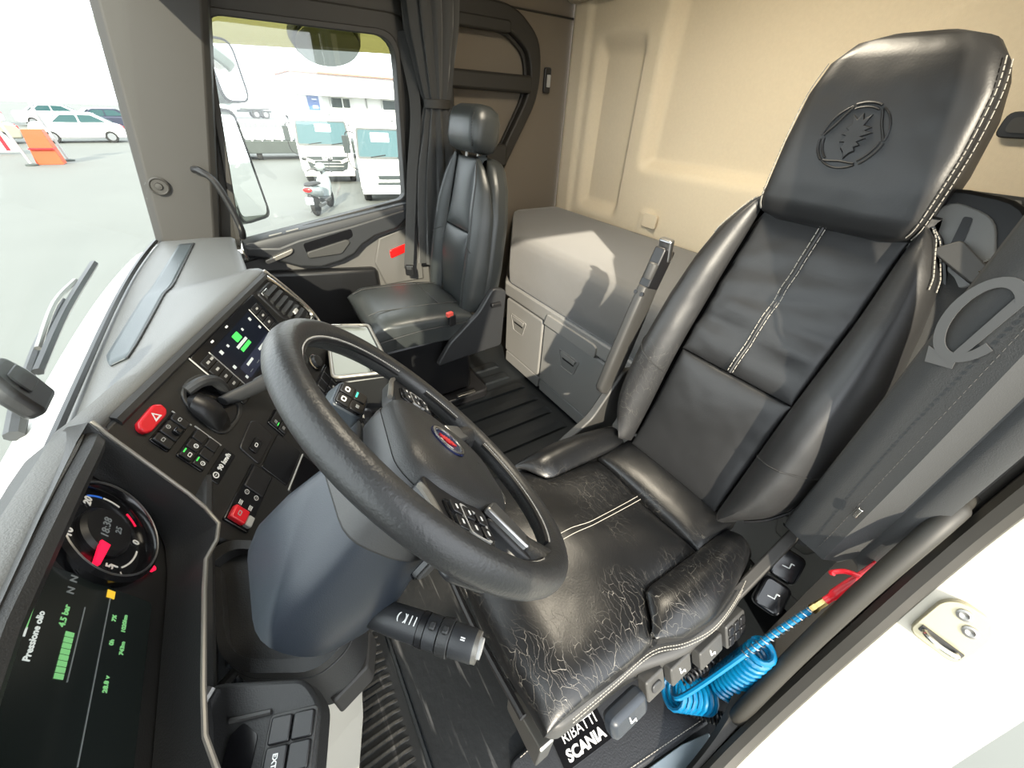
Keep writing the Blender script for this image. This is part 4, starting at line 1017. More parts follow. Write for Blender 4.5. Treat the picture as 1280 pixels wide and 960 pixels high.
def gauge(cx, cy, parent, right):
    M = MCl @ T(cx, cy, 0)
    M = M @ Matrix.Scale(1.14, 4)
    g = MB().lathe([(0.066, 0), (0.066, 0.010), (0.061, 0.014), (0.058, 0.010), (0.057, 0.002), (0.001, 0.001)], 48, M).build('gauge', 'gloss_black', parent)
    MB().tube([M @ V((0.0605 * math.cos(a * PI / 24), 0.0605 * math.sin(a * PI / 24), 0.013)) for a in range(48)], 0.0016, 6, closed=True).build('gauge_ring', 'satin', g)
    MB().lathe([(0.031, 0.001), (0.031, 0.005), (0.027, 0.009), (0.001, 0.009)], 32, M).build('gauge_centre', 'plastic_black', g)
    def arc(a0, a1, r, w, m, nm='scale_arc'):
        n = 12; o_ = []
        for k in range(n + 1):
            a = R(a0 + (a1 - a0) * k / n); o_.append((r * math.cos(a), r * math.sin(a)))
        i_ = [(x * (1 - w / r), y * (1 - w / r)) for x, y in o_]
        MB().prism(o_ + i_[::-1], 0.002, 0.0026, M).build(nm, m, g)
    if right:
        arc(36, 14, 0.050, 0.002, 'blue_gauge'); arc(12, -14, 0.050, 0.002, 'mark_white'); arc(-28, -50, 0.050, 0.002, 'red_light'); arc(-95, -140, 0.046, 0.002, 'mark_white'); arc(205, 148, 0.052, 0.001, 'mark_grey'); arc(88, 60, 0.052, 0.001, 'mark_grey')
        for s, a in (('20', 40), ('10', 118), ('5', 200), ('1', -152), ('0', -80)):
            text('numeral', s, M @ T(0.042 * math.cos(R(a)), 0.042 * math.sin(R(a)), 0.003), 0.012, 'mark_white', g, 0.0003)
        for k in range(9):
            a = R(215 - k * 14); MB().box((0.052, 0, 0.0024), (0.005, 0.0012, 0.0006), M @ RZ(a)).build('tick', 'mark_white', g)
        MB().prism([(0.022, -0.0055), (0.052, -0.0030), (0.052, 0.0030), (0.022, 0.0055)], 0.008, 0.011, M @ RZ(R(172))).build('pointer', 'red_light', g)
        text('display', '18:38', M @ T(0.0, 0.005, 0.0095), 0.013, 'screen_dim', g)
        text('display', '25', M @ T(0.004, -0.010, 0.0095), 0.010, 'screen_dim', g)
    else:
        arc(220, -40, 0.052, 0.002, 'mark_white')
        for k in range(7):
            a = 220 - k * 43; text('numeral', str(k * 20), M @ T(0.042 * math.cos(R(a)), 0.042 * math.sin(R(a)), 0.003), 0.010, 'mark_white', g)
        MB().prism([(0.024, -0.005), (0.050, -0.0025), (0.050, 0.0025), (0.024, 0.005)], 0.008, 0.011, M @ RZ(R(215))).build('pointer', 'red_light', g)
    return g
gauge(0.172, 0.045, ic, True); gauge(-0.172, 0.045, ic, False)
ds = MB().prism(rrect(0.20, 0.15, 0.008, cy=0.035), 0.0, 0.003, MCl).build('trip_display', 'screen_black', ic, bevel=0.001)
def dtxt(s, x, y, size, m): return text('display_text', s, MCl @ T(x, y, 0.0032), size, m, ds, 0.0002, align='LEFT')
dtxt('Pressione olio', -0.004, 0.088, 0.0088, 'screen_white')
dtxt('4.5 bar', 0.036, 0.0655, 0.0088, 'screen_green')
for k in range(8): MB().box((-0.012 + k * 0.006, 0.056, 0.0035), (0.005, 0.009, 0.0006), MCl).build('level_bar', 'screen_green', ds)
MB().box((0.024, 0.047, 0.0035), (0.08, 0.001, 0.0006), MCl).build('display_line', 'screen_dim', ds)
MB().box((0.0, 0.020, 0.0035), (0.17, 0.001, 0.0006), MCl).build('display_line', 'screen_dim', ds)
MB().box((0.05, 0.099, 0.0035), (0.05, 0.005, 0.0006), MCl).build('level_bar', 'screen_green', ds)
MB().box((0.022, 0.100, 0.0035), (0.009, 0.008, 0.0006), MCl).build('display_icon', 'screen_white', ds)
dtxt('N  N', 0.074, 0.066, 0.011, 'screen_dim')
MB().box((0.090, 0.020, 0.0035), (0.010, 0.010, 0.0006), MCl).build('fuel_telltale', 'amber_light', ds)
for s, x, y in (('7%', 0.058, 0.010), ('1020km', 0.048, -0.004), ('0h', 0.030, 0.008), ('743m', 0.022, -0.006), ('28.8 v', -0.020, 0.006)): dtxt(s, x, y, 0.0070, 'screen_green')
MB().lathe([(0.004, 0), (0.004, 0.004), (0.001, 0.005)], 12, MCl @ T(0.147, -0.030, 0.004)).build('warning_lamp', 'red_light', ic)
# ---- lower dash around the column
LD = MB()
LD.prism(rpoly([(0.318, 0.690), (0.345, 0.60), (0.40, 0.50), (0.44, 0.32), (0.54, 0.32), (0.54, 0.66), (0.42, 0.66), (0.39, 0.675)], 0.015), -0.45, 0.36, frame((0, 0, 0), (0, 1, 0), (0, 0, 1)))
LD.build('lower_panel', 'dash_dark', da, bevel=0.01)
kn = [(0.200, 0.340), (0.135, 0.330), (0.128, 0.250), (0.095, 0.200), (0.00, 0.165), (-0.035, 0.185), (-0.03, 0.25), (-0.01, 0.335), (0.03, 0.385), (0.19, 0.385)]
# box-shaped surround the column comes out of, with an open tray rim
ks = rpoly([(0.235, 0.375), (0.225, 0.350), (0.050, 0.345), (0.004, 0.318), (-0.052, 0.226), (-0.034, 0.172), (0.02, 0.150), (0.20, 0.24), (0.26, 0.33)], 0.025, 5)
MB().prism(ks, 0.47, 0.585, top=0.97).build('column_surround', 'dash_dark', da, bevel=0.016, seg=3)
kc = [(sum(p[0] for p in ks) / len(ks)), (sum(p[1] for p in ks) / len(ks))]
MB().ringprism([(kc[0] + (x - kc[0]) * 0.96, kc[1] + (y - kc[1]) * 0.96) for x, y in ks], [(kc[0] + (x - kc[0]) * 0.80, kc[1] + (y - kc[1]) * 0.80) for x, y in ks], 0.580, 0.606).build('surround_rim', 'dash_dark', da, bevel=0.006, seg=3)
MB().prism(rpoly([(-0.055, 0.228), (-0.036, 0.170), (0.02, 0.148), (0.03, 0.165), (-0.02, 0.19), (-0.035, 0.235)], 0.006), 0.44, 0.50).build('surround_foot', 'pillar_grey', da, bevel=0.004)
# light switch panel left of the column
ML = frame((-0.112, 0.258, 0.680), V((-0.35, -0.93, 0.0)), V((0.93, -0.35, 0.12)))     # x rearwards, y towards the passenger
lp = MB().prism(rpoly([(-0.13, -0.20), (0.050, -0.20), (0.042, 0.012), (0.020, 0.040), (-0.085, 0.055), (-0.13, 0.04)], 0.012), -0.05, 0.0, ML).build('light_switch_panel', 'dash_dark', da, bevel=0.005)
MB().prism(rpoly([(-0.052, -0.075), (-0.022, -0.075), (-0.022, -0.004), (-0.040, 0.010), (-0.052, 0.0)], 0.004), -0.001, 0.002, ML).build('pocket', 'gloss_black', lp)
MB().tube([ML @ V((-0.055, 0.014, 0.003)), ML @ V((-0.012, 0.014, 0.003))], 0.003, 6).build('pocket_lip', 'plastic_mid', lp)
MB().prism(rrect(0.052, 0.112, 0.006, cx=0.014, cy=-0.045), -0.001, 0.003, ML).build('bank_frame', 'plastic_mid', lp, bevel=0.001)
for i in range(4):
    for j in range(2):
        k = MB().prism(rrect(0.022, 0.0245, 0.003, cx=0.003 + j * 0.0235, cy=-0.005 - i * 0.026), 0.002, 0.008, ML).build('push_button', 'plastic_black', lp, bevel=0.0015)
        Mk_ = ML @ T(0.003 + j * 0.0235, -0.005 - i * 0.026, 0.0083) @ RZ(-PI / 2)
        if i == 1 and j == 0: text('lettering', 'EXT', Mk_, 0.0068, 'mark_white', k, 0.0002)
        elif i >= 2: MB().ringprism(rrect(0.011, 0.007, 0.003), rrect(0.007, 0.004, 0.0015), -0.0005, 0.0003, Mk_).build('pictogram', 'mark_white', k)
MB().tube(smooth_path([ML @ V(p) for p in ((-0.125, -0.06, 0.006), (-0.095, 0.02, 0.008), (-0.085, 0.05, 0.006))], 5), 0.006, 8).build('edge_strip', 'satin', lp)

# grey lower column boot / pedal cover
pc = MB().loft([[(0.055, 0.19, 0.44), (-0.02, 0.30, 0.44), (-0.045, 0.33, 0.42), (0.0, 0.20, 0.40)], [(0.03, 0.185, 0.38), (-0.035, 0.295, 0.38), (-0.06, 0.33, 0.36), (0.0, 0.20, 0.36)], [(-0.01, 0.215, 0.24), (-0.045, 0.29, 0.24), (-0.07, 0.34, 0.24), (-0.02, 0.25, 0.22)], [(-0.055, 0.27, 0.06), (-0.06, 0.30, 0.06), (-0.08, 0.35, 0.06), (-0.05, 0.30, 0.04)]])
tag(pc.build('column_cover', 'flap_grey', bevel=0.01, seg=3), 'light grey plastic cover below the steering column', 'cover')

# ================================================================ steering column with stalks
sc_ = thing('steering_column', 'dark smooth steering column shroud with control stalks', 'steering column', (0, 0.2, 0.6))
TL = R(50.6); WN = V((0, -math.sin(TL), math.cos(TL))); WY = V((0, math.cos(TL), math.sin(TL)))
MW = frame((0, 0, 0.9074), (1, 0, 0), WY)               # wheel plane frame, z towards the driver
def sring(w, h0, h1, z, k=0.03, sh=0):
    return [tuple(MW @ V((x, y + sh, z))) for x, y in rpoly([(-w * 0.8, h0), (w * 0.8, h0), (w, (h0 + h1) / 2), (w * 0.75, h1), (-w * 0.75, h1), (-w, (h0 + h1) / 2)], k, 4)]
sh = MB().loft([sring(0.070, -0.055, 0.050, -0.070), sring(0.080, -0.066, 0.060, -0.078), sring(0.086, -0.075, 0.068, -0.12), sring(0.096, -0.082, 0.075, -0.18), sring(0.100, -0.075, 0.075, -0.235), sring(0.094, -0.060, 0.066, -0.265)]).build('shroud', 'shroud', sc_, angle=60)
MB().loft([sring(0.082, -0.069, 0.062, -0.082), sring(0.089, -0.078, 0.070, -0.118)], cap=True).build('shroud_collar', 'plastic_mid', sc_, angle=50, bevel=0.004)
# rocker on the collar
Mk2 = frame(MW @ V((-0.078, -0.066, -0.108)), WN * -1, MW.to_3x3() @ V((0.5, -0.8, 0)))
Mk2 = frame(MW @ V((-0.095, -0.036, -0.105)), WN, MW.to_3x3() @ V((0.35, -1, 0)))
rk = MB().prism(rrect(0.040, 0.030, 0.005), -0.004, 0.004, Mk2 @ RX(PI)).build('rocker_frame', 'gloss_black', sc_, bevel=0.001)
MB().prism(rrect(0.034, 0.022, 0.004), -0.004, 0.007, Mk2 @ RX(PI)).build('rocker', 'plastic_mid', rk, bevel=0.0015)
# left stalk
a = V((-0.072, 0.135, 0.735)); b = V((-0.182, 0.035, 0.735))
d_ = (b - a).normalized(); L_ = (b - a).length
Mst = frame(a, d_.cross(V((0, 0, 1))), V((0, 0, 1)))
Mst = frame(a, V((0, 0, 1)).cross(d_), V((0, 0, 1)))    # local z along the stalk
if (Mst.to_3x3() @ V((0, 0, 1))).dot(d_) < 0: Mst = Mst @ RY(PI)
def ov(rx, ry, z): return [tuple(Mst @ V((rx * math.cos(q * PI / 12), ry * math.sin(q * PI / 12), z))) for q in range(24)]
stk = MB().loft([ov(.012, .012, -0.045), ov(.013, .013, 0.0), ov(.0175, .0155, 0.006), ov(.019, .017, 0.03), ov(.0195, .018, 0.070)]).build('wiper_stalk', 'plastic_soft', sc_, angle=40)
MB().loft([ov(.027, .024, -0.012), ov(.027, .024, -0.004), ov(.020, .018, 0.0)]).build('stalk_boot', 'plastic_black', stk)
MB().loft([ov(.0205, .019, 0.071), ov(.0205, .019, 0.079)]).build('stalk_ring', 'plastic_black', stk)
MB().loft([ov(.0200, .0185, 0.080), ov(.0200, .0185, 0.096)]).build('stalk_ring', 'plastic_soft', stk)
MB().loft([ov(.0215, .0198, 0.097), ov(.0218, .020, 0.112)]).build('stalk_ring', 'dash_dark', stk, bevel=0.001)
MB().loft([ov(.0195, .0185, 0.113), ov(.0190, .0175, 0.140), ov(.0185, .0165, 0.142)]).build('stalk_end', 'plastic_soft', stk)
MB().loft([ov(.0183, .0165, 0.1415), ov(.0178, .016, 0.147), ov(.013, .0115, 0.1475)]).build('end_bezel', 'trim_taupe', stk)
MB().loft([ov(.0125, .011, 0.146), ov(.0115, .0100, 0.151)]).build('end_button', 'mark_grey', stk)
for q, s_ in ((0.048, '(  )'), (0.060, '| | |'), (0.088, '='), (0.128, '=')):
    text('lettering', s_, Mst @ T(-0.002, 0, q) @ T(0, 0.0185, 0) @ RX(-PI / 2) @ RZ(PI / 2), 0.011, 'mark_white', stk, 0.0002)
for q in (0.088, 0.105): MB().box((0, 0.0195, q), (0.010, 0.007, 0.008), Mst).build('stalk_tab', 'dash_dark', stk, bevel=0.002)
# right stalk
a2 = V((0.070, 0.115, 0.775)); b2_ = V((0.240, 0.075, 0.838))
d2 = (b2_ - a2).normalized(); M3 = frame(a2, V((0, 0, 1)).cross(d2), V((0, 0, 1)))
if (M3.to_3x3() @ V((0, 0, 1))).dot(d2) < 0: M3 = M3 @ RY(PI)
def ov3(rx, ry, z): return [tuple(M3 @ V((x, y, z))) for x, y in rrect(2 * rx, 2 * ry, min(rx, ry) * 0.7, 4)]
rs = MB().loft([ov3(.012, .012, -0.03), ov3(.013, .013, 0.06), ov3(.017, .016, 0.12), ov3(.020, .018, 0.17), ov3(.016, .014, 0.185)]).build('gear_stalk', 'shroud', sc_, angle=50)
Mface = frame((0.228, 0.068, 0.843), V((0.86, -0.50, 0.10)), V((0.30, 0.62, 0.72)))
MB().prism(rrect(0.058, 0.062, 0.012), -0.030, 0.008, Mface, top=0.94).build('stalk_head', 'shroud', rs, bevel=0.004, seg=3)
MB().prism(rrect(0.050, 0.052, 0.008), 0.006, 0.010, Mface).build('stalk_face', 'gloss_black', rs, bevel=0.0015)
for i in (-1, 1):
    for j in (0, 1):
        MB().prism(rrect(0.020, 0.022, 0.003, cx=i * 0.0115, cy=-0.012 + j * 0.025), 0.009, 0.013, Mface).build('push_button', 'plastic_black', rs, bevel=0.001)
    MB().ringprism(rrect(0.010, 0.009, 0.003, cx=i * 0.0115, cy=0.014), rrect(0.006, 0.005, 0.002, cx=i * 0.0115, cy=0.014), 0.013, 0.0134, Mface).build('pictogram', 'mark_white', rs)
MB().box((0.0115, -0.004, 0.0135), (0.011, 0.003, 0.001), Mface).build('telltale', 'teal_light', rs)
MB().box((-0.0115, -0.012, 0.0135), (0.006, 0.006, 0.001), Mface).build('pictogram', 'mark_grey', rs)

# ================================================================ steering wheel
sw = thing('steering_wheel', 'worn black leather steering wheel with button spokes and round emblem', 'steering wheel', tuple(V((0, 0, 0.9074))))
MWr = MW @ RZ(R(-13))
NR = 96
rings = []
for i in range(NR):
    a = 2 * PI * i / NR
    er = V((math.cos(a), math.sin(a), 0))
    rr = []
    for j in range(16):
        q = 2 * PI * j / 16
        rr.append(MWr @ (er * (0.2085 + 0.0165 * math.cos(q)) + V((0, 0, 0.0180 * math.sin(q)))))
    rings.append(rr)
MB().loft(rings, closed=True).build('rim', 'leather_wheel', sw, angle=180)
# stitching on the inside of the rim
for a0, a1 in ((8, 172), (190, 212), (232, 308), (328, 350)):
    st = MB(); n = int((a1 - a0) / 1.35)
    for k in range(n):
        a = R(a0 + (a1 - a0) * (k + 0.5) / n)
        er = V((math.cos(a), math.sin(a), 0)); et = V((-math.sin(a), math.cos(a), 0))
        for sg_ in (-1, 1):
            p = er * (0.2085 - 0.0160) + V((0, 0, 0.0055))
            q1 = p + et * 0.0016 * sg_ + V((0, 0, 0.0035)) + er * 0.0012; q2 = p - et * 0.0016 * sg_ + V((0, 0, -0.0045)) - er * 0.0005
            st.tube([MWr @ q1, MWr @ q2], 0.0008, 4)
    o_ = st.build('rim_stitching', 'thread_pale', sw); o_['kind'] = 'stuff'
    MB().tube([MWr @ (V((math.cos(R(a0 + (a1 - a0) * k / 30)), math.sin(R(a0 + (a1 - a0) * k / 30)), 0)) * 0.1925 + V((0, 0, 0.004))) for k in range(31)], 0.004, 6).build('rim_seam', 'plastic_black', sw)
# hub pad
pad = rpoly([(-0.070, 0.062), (0.070, 0.062), (0.098, 0.030), (0.104, -0.02), (0.080, -0.105), (0.045, -0.128), (-0.045, -0.128), (-0.080, -0.105), (-0.104, -0.02), (-0.098, 0.030)], 0.02, 4)
def pr(s, z): return [tuple(MWr @ V((x * s, y * s, z))) for x, y in pad]
hp = MB().loft([pr(0.94, -0.055), pr(1.0, -0.040), pr(1.0, -0.014), pr(0.965, -0.004), pr(0.88, 0.003), pr(0.6, 0.008), pr(0.25, 0.010), pr(0.02, 0.010)]).build('hub_pad', 'dash_dark', sw, angle=40)
MB().loft([pr(0.80, -0.075), pr(1.02, -0.056), pr(1.035, -0.030), pr(1.02, -0.022)]).build('hub_shell', 'plastic_black', sw, angle=40)
Me = MWr @ T(0, -0.012, 0.0095)
em = MB().lathe([(0.0285, -0.002), (0.0285, 0.002), (0.026, 0.003), (0.024, 0.002), (0.001, 0.0018)], 40, Me).build('emblem', 'navy', hp)
circ = [(0.027 * math.cos(k * PI / 20), 0.027 * math.sin(k * PI / 20)) for k in range(40)]
MB().ringprism(circ, [(x * 0.88, y * 0.88) for x, y in circ], 0.0018, 0.0038, Me).build('emblem_ring', 'chrome', em)
for k in range(3):
    a = R(90 + 120 * k + 60)
    MB().tube([Me @ V((0.022 * math.cos(a + t), 0.022 * math.sin(a + t), 0.003)) for t in (-0.5, -0.25, 0, 0.25, 0.5)], 0.0012, 6).build('emblem_bow', 'satin', em)
MB().prism([(x * 0.0150, y * 0.0150) for x, y in GRIFFIN], 0.0016, 0.0032, Me).build('griffin', 'emblem_red', em)
text('airbag_mark', 'I', MWr @ T(0.0, -0.075, 0.008), 0.012, 'plastic_mid', hp)
# side spokes with keypads
for s in (-1, 1):
    sp = [(s * 0.085, 0.045), (s * 0.130, 0.040), (s * 0.197, 0.028), (s * 0.197, -0.030), (s * 0.150, -0.045), (s * 0.095, -0.055)]
    o = MB().prism(rpoly(sp, 0.012), -0.035, -0.008, MWr).build('spoke', 'plastic_black', sw, bevel=0.006, seg=3)
    MB().tube(smooth_path([MWr @ V(p) for p in ((s * 0.104, 0.046, -0.012), (s * 0.125, 0.044, -0.008), (s * 0.165, 0.036, -0.007), (s * 0.190, 0.026, -0.008))], 5), 0.004, 6).build('spoke_trim', 'trim_taupe', o)
    kpad = MB().prism(rpoly([(s * 0.118, 0.026), (s * 0.160, 0.022), (s * 0.166, -0.002), (s * 0.158, -0.030), (s * 0.122, -0.036), (s * 0.114, -0.008)], 0.006), -0.010, -0.005, MWr).build('keypad', 'gloss_black', o, bevel=0.001)
    for i in range(2):
        for j in range(3):
            key = MB().prism(rrect(0.018, 0.015, 0.004, cx=s * (0.128 + i * 0.022), cy=0.012 - j * 0.019), -0.006, -0.002, MWr).build('key', 'plastic_black', kpad, bevel=0.001)
            MB().box((s * (0.128 + i * 0.022), 0.012 - j * 0.019, -0.0018), (0.006, 0.0025, 0.0006), MWr).build('key_mark', 'mark_white', key)
    MB().ringprism(rpoly([(s * 0.116, 0.004), (s * 0.162, 0.004), (s * 0.164, -0.026), (s * 0.124, -0.034)], 0.006), rpoly([(s * 0.1185, 0.002), (s * 0.1595, 0.002), (s * 0.1615, -0.0235), (s * 0.126, -0.031)], 0.006), -0.005, -0.0025, MWr).build('keypad_outline', 'mark_grey', kpad)
    # lower spokes
    lo_ = [(s * 0.072, -0.080), (s * 0.104, -0.050), (s * 0.158, -0.108), (s * 0.125, -0.140)]
    o = MB().prism(rpoly(lo_, 0.010), -0.032, -0.006, MWr, top=0.92).build('lower_spoke', 'plastic_black', sw, bevel=0.006, seg=3)
    MB().prism(rpoly([(s * 0.072, -0.076), (s * 0.098, -0.050), (s * 0.142, -0.100), (s * 0.122, -0.122)], 0.005), -0.010, 0.001, MWr).build('spoke_plate', 'satin', o, bevel=0.003)
    MB().tube([MWr @ V((s * 0.125, -0.108, -0.016)), MWr @ V((s * 0.150, -0.135, -0.010))], [0.018, 0.022], 12).build('spoke_wrap', 'leather_wheel', sw)
MB().prism(rpoly([(-0.05, -0.120), (0.05, -0.120), (0.03, -0.134), (-0.03, -0.134)], 0.004), -0.03, -0.004, MWr).build('hub_bar', 'chrome', sw, bevel=0.002)

# ================================================================ seats
def withn(fp, flip=1.0):
    def f(u, v):
        e = 1e-3
        u0 = min(max(u, e), 1 - e); v0 = min(max(v, e), 1 - e)
        du = V(fp(u0 + e, v0)) - V(fp(u0 - e, v0)); dv = V(fp(u0, v0 + e)) - V(fp(u0, v0 - e))
        n = du.cross(dv)
        if n.length < 1e-12: n = V((0, 0, 1))
        return fp(u, v), n.normalized() * flip
    return f

def stitch_line(pts, m, parent, r=0.0009, dash=0.006, gap=0.0025, name='stitching'):
    """dashed thread along a polyline"""
    P = [V(p) for p in pts]; mb = MB()
    acc = 0.0
    for a, b in zip(P[:-1], P[1:]):
        L = (b - a).length; d = (b - a).normalized() if L > 0 else V((1, 0, 0)); s = 0.0
        while s < L - 1e-6:
            e = min(s + dash, L)
            mb.tube([a + d * s, a + d * e], r, 5); s = e + gap
    o = mb.build(name, m, parent); o['kind'] = 'stuff'
    return o

# ---------------- driver seat
ds_ = thing('driver_seat', 'worn black leather driver seat with white stitching and embossed headrest', 'seat', (0, -0.35, 0.0))
MS = frame((0, -0.67, 0.46), (-1, 0, 0), (0, -0.31082, 0.95047))     # local x = -X, y up the back, z forward
OY = [0, 0.05, 0.10, 0.16, 0.25, 0.43, 0.55, 0.62, 0.68, 0.715]
OX = [0.195, 0.238, 0.262, 0.274, 0.276, 0.264, 0.243, 0.220, 0.180, 0.138]
def lumb(y): return 0.016 * math.exp(-((y - 0.30) / 0.16) ** 2)
def up_panel(u, v):
    y = 0.316 + v * (0.676 - 0.316); w_ = 0.142 - 0.006 * sstep(0.5, 0.68, y)
    x = (u - 0.5) * 2 * w_
    wr = 0.0055 * math.sin(60 * y + 14 * x) * math.exp(-((y - 0.42) / 0.05) ** 2) + 0.0042 * math.sin(95 * y - 20 * x + 1) * math.exp(-((y - 0.50) / 0.08) ** 2)
    return (x, y, lumb(y) + wr)
def lo_panel(u, v):
    y = -0.01 + v * 0.322; return ((u - 0.5) * 2 * 0.142, y, lumb(y) - 0.004 + 0.012 * (1 - v) ** 2)
bu = MB().pillow(withn(up_panel), 18, 24, 0.006, 0.010, 0.05, MS).build('back_panel', 'leather_back', ds_, angle=60)
MB().pillow(withn(lo_panel), 16, 18, 0.012, 0.010, 0.05, MS).build('back_panel', 'leather_back', ds_, angle=60)
def bol(s):
    def f(u, v):
        y = -0.005 + 0.722 * v
        xi = 0.142 - 0.006 * sstep(0.5, 0.68, y); xo = max(interp(OY, OX, y), xi + 0.004)
        k = interp([0, .12, .3, .5, .7, .85, 1], [0.0, .45, .85, 1.0, .72, .25, -.55], u)
        amp = 0.062 * interp([0, .15, .4, .72, .9, 1], [.75, 1.0, 1.0, .85, .5, .15], v)
        return (s * (xi + (xo - xi) * u), y, lumb(y) * (1 - u) + amp * k)
    return f
for s in (-1, 1):
    f = bol(s)
    b_ = MB().pillow(withn(f, s), 14, 30, 0.0, 0.006, 0.022, MS).build('side_bolster', 'leather_bolster', ds_, angle=60)
    MB().tube([MS @ V(f(0.98, 0.02 + 0.96 * k / 40)) for k in range(41)], 0.0035, 6).build('piping', 'plastic_black', b_)
    # cross seam of the bolster
    ys = 0.40 if s < 0 else 0.16
    MB().tube([MS @ (V(f(k / 16, (0.43 if s < 0 else 0.30) - 0.10 * (1 - k / 16) * (1 if s < 0 else 0.4))) + V((0, 0, 0.0015))) for k in range(1, 16)], 0.0018, 5).build('seam', 'thread_dark', b_)
    for off in (0.80, 0.90):
        stitch_line([MS @ (V(f(off, 0.84 + 0.13 * k / 14)) + V((0, 0.002, 0.003))) for k in range(15)], 'thread', b_, 0.0010)
for dx in (-0.006, 0.006):
    stitch_line([MS @ (V(up_panel(0.5 + dx / 0.28, 0.02 + 0.96 * k / 24)) + V((0, 0, 0.0068))) for k in range(25)], 'thread', bu, 0.0009)
MB().tube([MS @ (V(up_panel(0.5, 0.01 + 0.98 * k / 24)) + V((0, 0, 0.0045))) for k in range(25)], 0.0028, 6).build('seam', 'thread_dark', bu)
# shell behind the back
shell = [(x, y) for x, y in zip(OX, OY)] + [(-x, y) for x, y in list(zip(OX, OY))[::-1]]
MB().prism([(x * 0.97, y) for x, y in shell], -0.115, -0.03, MS).build('back_shell', 'plastic_black', ds_, bevel=0.02, seg=3)
# headrest
def hring(y, w_, z0, z1, r): return [tuple(MS @ V((x - 0.012 * sstep(0.66, 1.0, y), y, z))) for x, z in rrect(2 * w_, z1 - z0, r, 5, 0, (z0 + z1) / 2)]
hr = MB().loft([hring(0.662, 0.100, -0.06, 0.005, 0.02), hring(0.672, 0.138, -0.085, 0.022, 0.03), hring(0.70, 0.146, -0.095, 0.034, 0.032), hring(0.80, 0.147, -0.095, 0.050, 0.034), hring(0.88, 0.140, -0.085, 0.063, 0.036), hring(0.928, 0.126, -0.07, 0.068, 0.038), hring(0.955, 0.102, -0.05, 0.066, 0.040), hring(0.968, 0.06, -0.03, 0.055, 0.03)]).build('headrest', 'leather_back', ds_, angle=70)
for s in (-1, 1):
    for k_, off in ((0, 0.0), (1, -0.010)):
        pth = []
        for y, w_, z1 in ((0.674, 0.139, 0.022), (0.70, 0.146, 0.034), (0.80, 0.147, 0.050), (0.88, 0.140, 0.063), (0.926, 0.127, 0.068)):
            pth.append(MS @ V((s * (w_ - 0.006 + 0.0065 * k_) - 0.012 * sstep(0.66, 1.0, y), y, z1 - 0.0075 + off * 1.1)))
        stitch_line(smooth_path(pth, 6), 'thread', hr, 0.0009)
# embossed emblem
Mem = frame(MS @ V((-0.028, 0.815, 0.0540)), (1, 0, 0), MS.to_3x3() @ V((0, 1, 0.15)))
Mem = frame(MS @ V((-0.030, 0.815, 0.0525)), MS.to_3x3() @ V((-1, 0, 0)), MS.to_3x3() @ V((0, 1, 0.16)))
Mem = frame(MS @ V((-0.026, 0.812, 0.0535)), (-1, 0, 0), MS.to_3x3() @ V((0, 1, 0.15))) @ Matrix.Diagonal((1.12, 1.12, 1, 1))
eb = MB()
for k in range(3):
    a0 = R(90 + 120 * k)
    eb.tube([Mem @ V((0.047 * math.cos(a0 + R(t)), 0.047 * math.sin(a0 + R(t)), 0)) for t in range(-22, 23, 4)], 0.0022, 6)
    eb.tube([Mem @ V((0.041 * math.cos(a0 + R(t)), 0.041 * math.sin(a0 + R(t)), 0)) for t in range(-24, 25, 4)], 0.0018, 6)
    a1 = a0 + R(60)
    eb.tube([Mem @ V((0.046 * math.cos(a1 + R(t)), 0.046 * math.sin(a1 + R(t)), 0)) for t in range(-34, 35, 5)], 0.0018, 6)
    eb.tube([Mem @ V(((0.046 - 0.010 * math.cos(R(t * 2.4))) * math.cos(a1 + R(t)), (0.046 - 0.010 * math.cos(R(t * 2.4))) * math.sin(a1 + R(t)), 0)) for t in range(-34, 35, 5)], 0.0020, 6)
eb.build('embossed_ring', 'leather_back', hr)
MB().prism([(x * 0.034 * -1, y * 0.034) for x, y in GRIFFIN], -0.002, 0.0026, Mem, top=0.92).build('embossed_griffin', 'leather_back', hr, bevel=0.0008)
# cushion
def cw(y, s):
    a, b = (0.256, 0.190) if s < 0 else (0.246, 0.168)
    return a + (b - a) * sstep(0.0, 1.0, (-y - 0.30) / 0.07)
def ctop(y): return interp([-0.70, -0.56, -0.40, -0.25, -0.12, -0.05], [0.432, 0.436, 0.447, 0.458, 0.462, 0.452], y)
def cush(u, v):
    y = -0.048 - v * 0.507
    return (-cw(y, -1) + u * (cw(y, -1) + cw(y, 1)), y, ctop(y) + 0.004 * math.sin(9 * u + 7 * v))
cu_ = MB().pillow(withn(cush, -1), 28, 28, 0.010, 0.022, 0.085, p=7).build('seat_cushion', 'leather_cushion', ds_, angle=60)
MB().pillow(withn(lambda u, v: (-0.185 + u * 0.35, -0.557 - v * 0.15, ctop(-0.557 - v * 0.15) + 0.02 * v), -1), 14, 8, 0.010, 0.012, 0.06).build('seat_cushion_rear', 'leather_cushion', ds_, angle=60)
for s in (-1, 1):
    def cb(u, v, s=s):
        y = -0.305 - v * 0.358
        xi = cw(y, s) - 0.010
        xo = interp([0, .15, .4, .7, 1], [0.262, 0.288, 0.300, 0.285, 0.262], v) if s < 0 else interp([0, .15, .4, .7, 1], [0.250, 0.268, 0.278, 0.272, 0.255], v)
        xo = max(xo, xi + 0.004)
        k = interp([0, .2, .45, .7, .9, 1], [0.0, .55, 1.0, .8, .2, -.5], u)
        return (s * (xi + (xo - xi) * u), y, ctop(y) + (0.030 if s < 0 else 0.042) * k * interp([0, .2, .6, 1], [.05, .7, 1, .8], v))
    b_ = MB().pillow(withn(cb, -s), 12, 20, 0.0, 0.005, 0.07).build('cushion_bolster', 'leather_cushion', ds_, angle=60)
